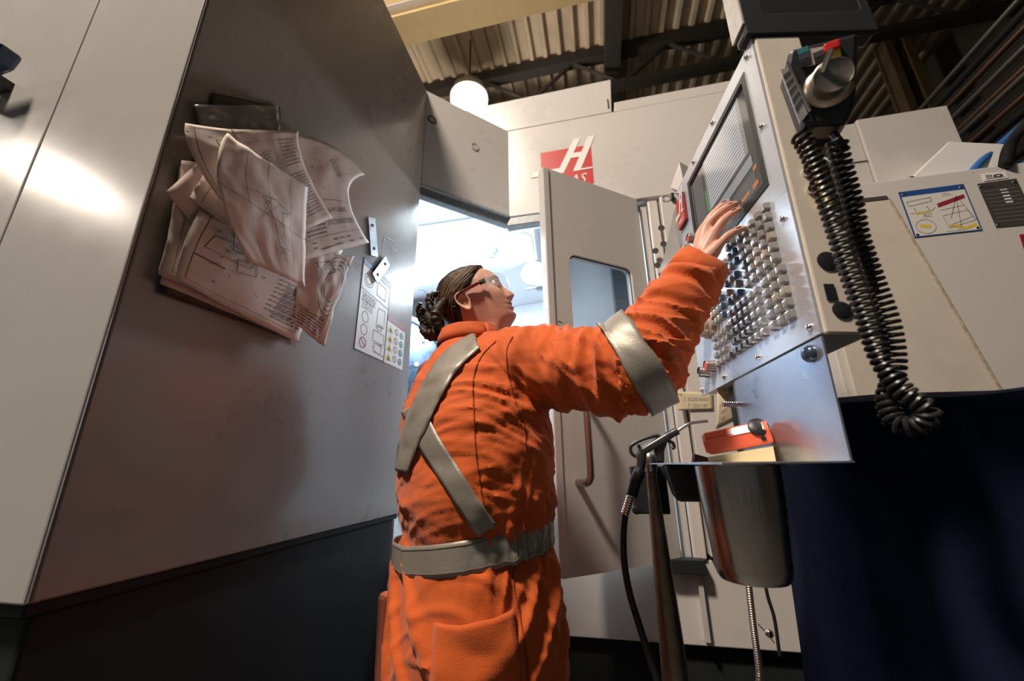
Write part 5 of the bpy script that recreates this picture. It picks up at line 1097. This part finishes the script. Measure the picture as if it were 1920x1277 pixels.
# the rest of the body under the clothes, simple and hidden
loft(hm, [((-.276, .887, .72), .14, .11), ((-.278, .886, .97), .13, .10), ((-.286, .895, 1.2), .15, .105), ((-.306, .935, 1.33), .14, .08), ((-.316, .952, 1.42), .05, .05)], 20)
BODY = hm.build('body', [SKIN, LIP, EYEW, IRIS, NAIL], PE, smooth=True, fixn=True)
# ------------------------------------------------------------ hair
def hairline(x, y, z): # positive inside the hair
    side_ = float(np.interp(x, [-.085, -.062, -.050, -.040, -.028, -.012, .0, .02, .04, .06, .08, .1], [-.13, -.085, -.045, -.005, .016, .018, .006, .030, .052, .074, .098, .12]))
    return z - side_
rows = []
msk = []
for i, z in enumerate(zz):
    if z < -.118: break
    row = []; mr = []
    for t in th:
        x, y = head_pt(z, t, 1e-9); hl = hairline(x, y, z); g = min(1, max(0, hl / .018)); o_ = (-.0012 + .0095 * g) + (.0022 * noise.noise(Vector((x * 20, z * 160 + x * 110 + y * 30, y * 30))) + .0012 * noise.noise(Vector((x * 50, z * 380 + x * 260, y * 60)))) * g
        x2, y2 = head_pt(z, t, o_); zt_ = z + o_ * .8 * min(1, max(0, (z - .04) / .06)); row.append(hp3(x2, y2, zt_)); mr.append(hl > -.022)
    rows.append(row); msk.append(mr)
hr = MB(); n_ = len(rows); fh = [(i * NT + k, i * NT + (k + 1) % NT, (i + 1) * NT + (k + 1) % NT, (i + 1) * NT + k) for i in range(n_ - 1) for k in range(NT) if msk[i][k] and msk[i][(k + 1) % NT] and msk[i + 1][k]]
fh.append(tuple(range(NT))); hr.add([p for r in rows for p in r], fh)
# bun: twisted coils low at the back plus stray strands
bc = CAM + ray(812, 603) * (1.05 / np.linalg.norm(ray(812, 603)[:2]))
def lock(pts_, r, n=8):
    P_ = spline(pts_, n); hr.tube(P_, [r * (.35 + .65 * math.sin(math.pi * min(1, max(0, (q + .6) / (len(P_) + .2))))) * (1 + .12 * math.sin(q * 1.7)) for q in range(len(P_))], 10)
RB = random.Random(12)
hr.add(*(lambda g: (g, [(i * 24 + k, i * 24 + (k + 1) % 24, (i + 1) * 24 + (k + 1) % 24, (i + 1) * 24 + k) for i in range(14) for k in range(24)]))([bc + hx * (.027 * math.sin(math.pi * i / 14) * math.cos(2 * math.pi * k / 24)) + HL * (.03 * math.sin(math.pi * i / 14) * math.sin(2 * math.pi * k / 24)) + hz_ * (.040 * math.cos(math.pi * i / 14)) + V(0, 0, .004 * math.sin(k * 1.6 + i)) for i in range(15) for k in range(24)]))
for k in range(22):
    a_ = RB.uniform(0, 6.28); r1 = RB.uniform(.008, .026); cz_ = RB.uniform(-.03, .035); pts_ = []
    for s in range(6):
        b2 = a_ + s * .75; pts_.append(bc + hx * (math.cos(b2) * r1 * .9 - .004) + hz_ * (math.sin(b2) * r1 * 1.25 + cz_ * .8) + HL * ((s - 2.5) * .009 + RB.uniform(-.006, .006)))
    lock(pts_, RB.uniform(.007, .0125))
d2 = lambda px, py, dd=1.05: CAM + ray(px, py) * (dd / np.linalg.norm(ray(px, py)[:2]))
lock([d2(832, 612, 1.02), d2(815, 624, 1.02), d2(798, 624, 1.02), d2(788, 612, 1.03)], .013); lock([d2(838, 622, 1.03), d2(818, 632, 1.03), d2(800, 628, 1.03), d2(790, 616, 1.04)], .012); lock([d2(836, 560, 1.01), d2(822, 580, 1.0), d2(818, 600, 1.0), d2(830, 622, 1.0)], .016)
lock([d2(826, 548, 1.03), d2(808, 556, 1.03), d2(806, 572, 1.03), d2(815, 590, 1.02)], .012)
HO = lab(hr.build('hair', HAIR, PE, smooth=True), 'brown hair pulled into a low messy bun')
HAIR2 = mat('stray_hair', (.22, .12, .06), .5); st = MB()
for k in range(40):
    p0 = d2(RB.uniform(800, 832), RB.uniform(548, 630), RB.uniform(1.0, 1.06)); v_ = V(RB.uniform(-.03, .01), RB.uniform(-.01, .01), RB.uniform(-.02, .025)); st.tube(spline([p0, p0 + v_ * .6 + V(0, 0, .006), p0 + v_ * 1.1], 3), [.0005] * 6 + [.0003], 4, cap=False)
for k in range(90): # fine strands combed back over the scalp
    t = RB.choice((-1, 1)) * RB.uniform(.5, 1.5); z0 = RB.uniform(.03, .1); P_ = []
    for s in range(7):
        tt = math.copysign(abs(t) + s * .22, t); zq = z0 - s * .010 * (1 + .3 * s * .3)
        x, y = head_pt(zq, tt, 1e-9)
        if hairline(x, y, zq) < .008: continue
        x2, y2 = head_pt(zq, tt, .0095); P_.append(hp3(x2, y2, zq + .004 * min(1, max(0, (zq - .04) / .06))))
    if len(P_) > 3: st.tube(spline(P_, 3), .0007, 4, cap=False)
st.build('stray_strands', HAIR2, HO)
BR = MB()
for sg in (1, -1):
    BR.tube([hp3(*(lambda y_: (head_pt(.0285 + .003 * math.sin((y_ - .012) / .034 * 3.14), math.atan2(y_ * .9, .075), 1e-9)[0] + .0015, sg * y_, .0275 + .004 * math.sin((y_ - .012) / .036 * 3.14)))(y_)) for y_ in np.linspace(.014, .050, 8)], [.0012, .0022, .0026, .0026, .0024, .002, .0016, .0008], 8, flat=.6)
BR.build('eyebrows', HAIR, HO, smooth=True)
# ------------------------------------------------------------ safety glasses
GL = thing('safety_glasses', 'clear wraparound safety glasses with dark red temples on the worker', 'glasses', hp3(.08, 0, .01))
LENSM = mat('clear_lens', (.75, .8, .85), .03, alpha=.14, spec=.8)
rows = []
for j in range(9):
    z = .026 - .046 * j / 8; row = []
    for k in range(33):
        a_ = math.radians(-96 + 192 * k / 32); rx, ry = .054, .0765; nose_ = .012 * G1(a_, .16) * max(0, (j - 4) / 4); row.append(hp3(.054 + rx * math.cos(a_) + .004 - .002 * (j / 8), ry * math.sin(a_), z + nose_))
    rows.append(row)
lab(MB().grid(rows).build('lens', LENSM, GL, smooth=True, solid=.0016), 'clear wraparound lens')
TEMP = mat('temple_red', (.25, .035, .035), .35)
for sg in (-1, 1):
    tp = MB().tube(spline([hp3(.044, sg * .0800, .009), hp3(.022, sg * .0840, .006), hp3(.0, sg * .0850, .006), hp3(-.03, sg * .0860, .004), hp3(-.052, sg * .080, -.016)], 5), [.0045] * 6 + [.0055] * 6 + [.004] * 6 + [.003] * 3, 10, flat=.5).build('temple', BLACK, GL, smooth=True)
    MB().tube([hp3(.034, sg * .0865, .008), hp3(.014, sg * .0882, .006), hp3(-.008, sg * .0885, .0055)], [.0048, .0062, .0042], 10, flat=.55).build('red_grip', TEMP, tp, smooth=True)
    MB().fbox(hp3(.046, sg * .0800, .008), hx, HL, hz_, (-.009, -.003, -.006), (.008, .003, .008)).build('hinge_block', BLACK, tp, bevel=.002)
# fine creasing of the cotton as relief
nt = ORANGE.node_tree; bs_ = nt.nodes['Principled BSDF']; tc = nt.nodes.new('ShaderNodeTexCoord'); mp = nt.nodes.new('ShaderNodeMapping'); mp.inputs['Scale'].default_value = (.7, .7, 2.4); nt.links.new(tc.outputs['Object'], mp.inputs[0])
nz_ = nt.nodes.new('ShaderNodeTexNoise'); nz_.noise_type = 'RIDGED_MULTIFRACTAL'; nz_.inputs['Scale'].default_value = 13; nz_.inputs['Detail'].default_value = 3; nz_.inputs['Distortion'].default_value = .6; nt.links.new(mp.outputs[0], nz_.inputs['Vector'])
b2_ = nt.nodes.new('ShaderNodeBump'); b2_.inputs['Strength'].default_value = .35; b2_.inputs['Distance'].default_value = .006; nt.links.new(nz_.outputs['Fac'], b2_.inputs['Height'])
old = bs_.inputs['Normal'].links[0].from_socket; nt.links.new(old, b2_.inputs['Normal']); nt.links.new(b2_.outputs[0], bs_.inputs['Normal'])

for o in bpy.data.objects:
    if o.name.split('.')[0] in ('printed_lines', 'handwriting', 'stray_strands', 'lettering', 'stamped_fields', 'yellow_marks', 'listing_lines', 'orange_row', 'pen_scribble', 'chalk_mark', 'grey_pane', 'printed_mark'): o['kind'] = 'stuff'
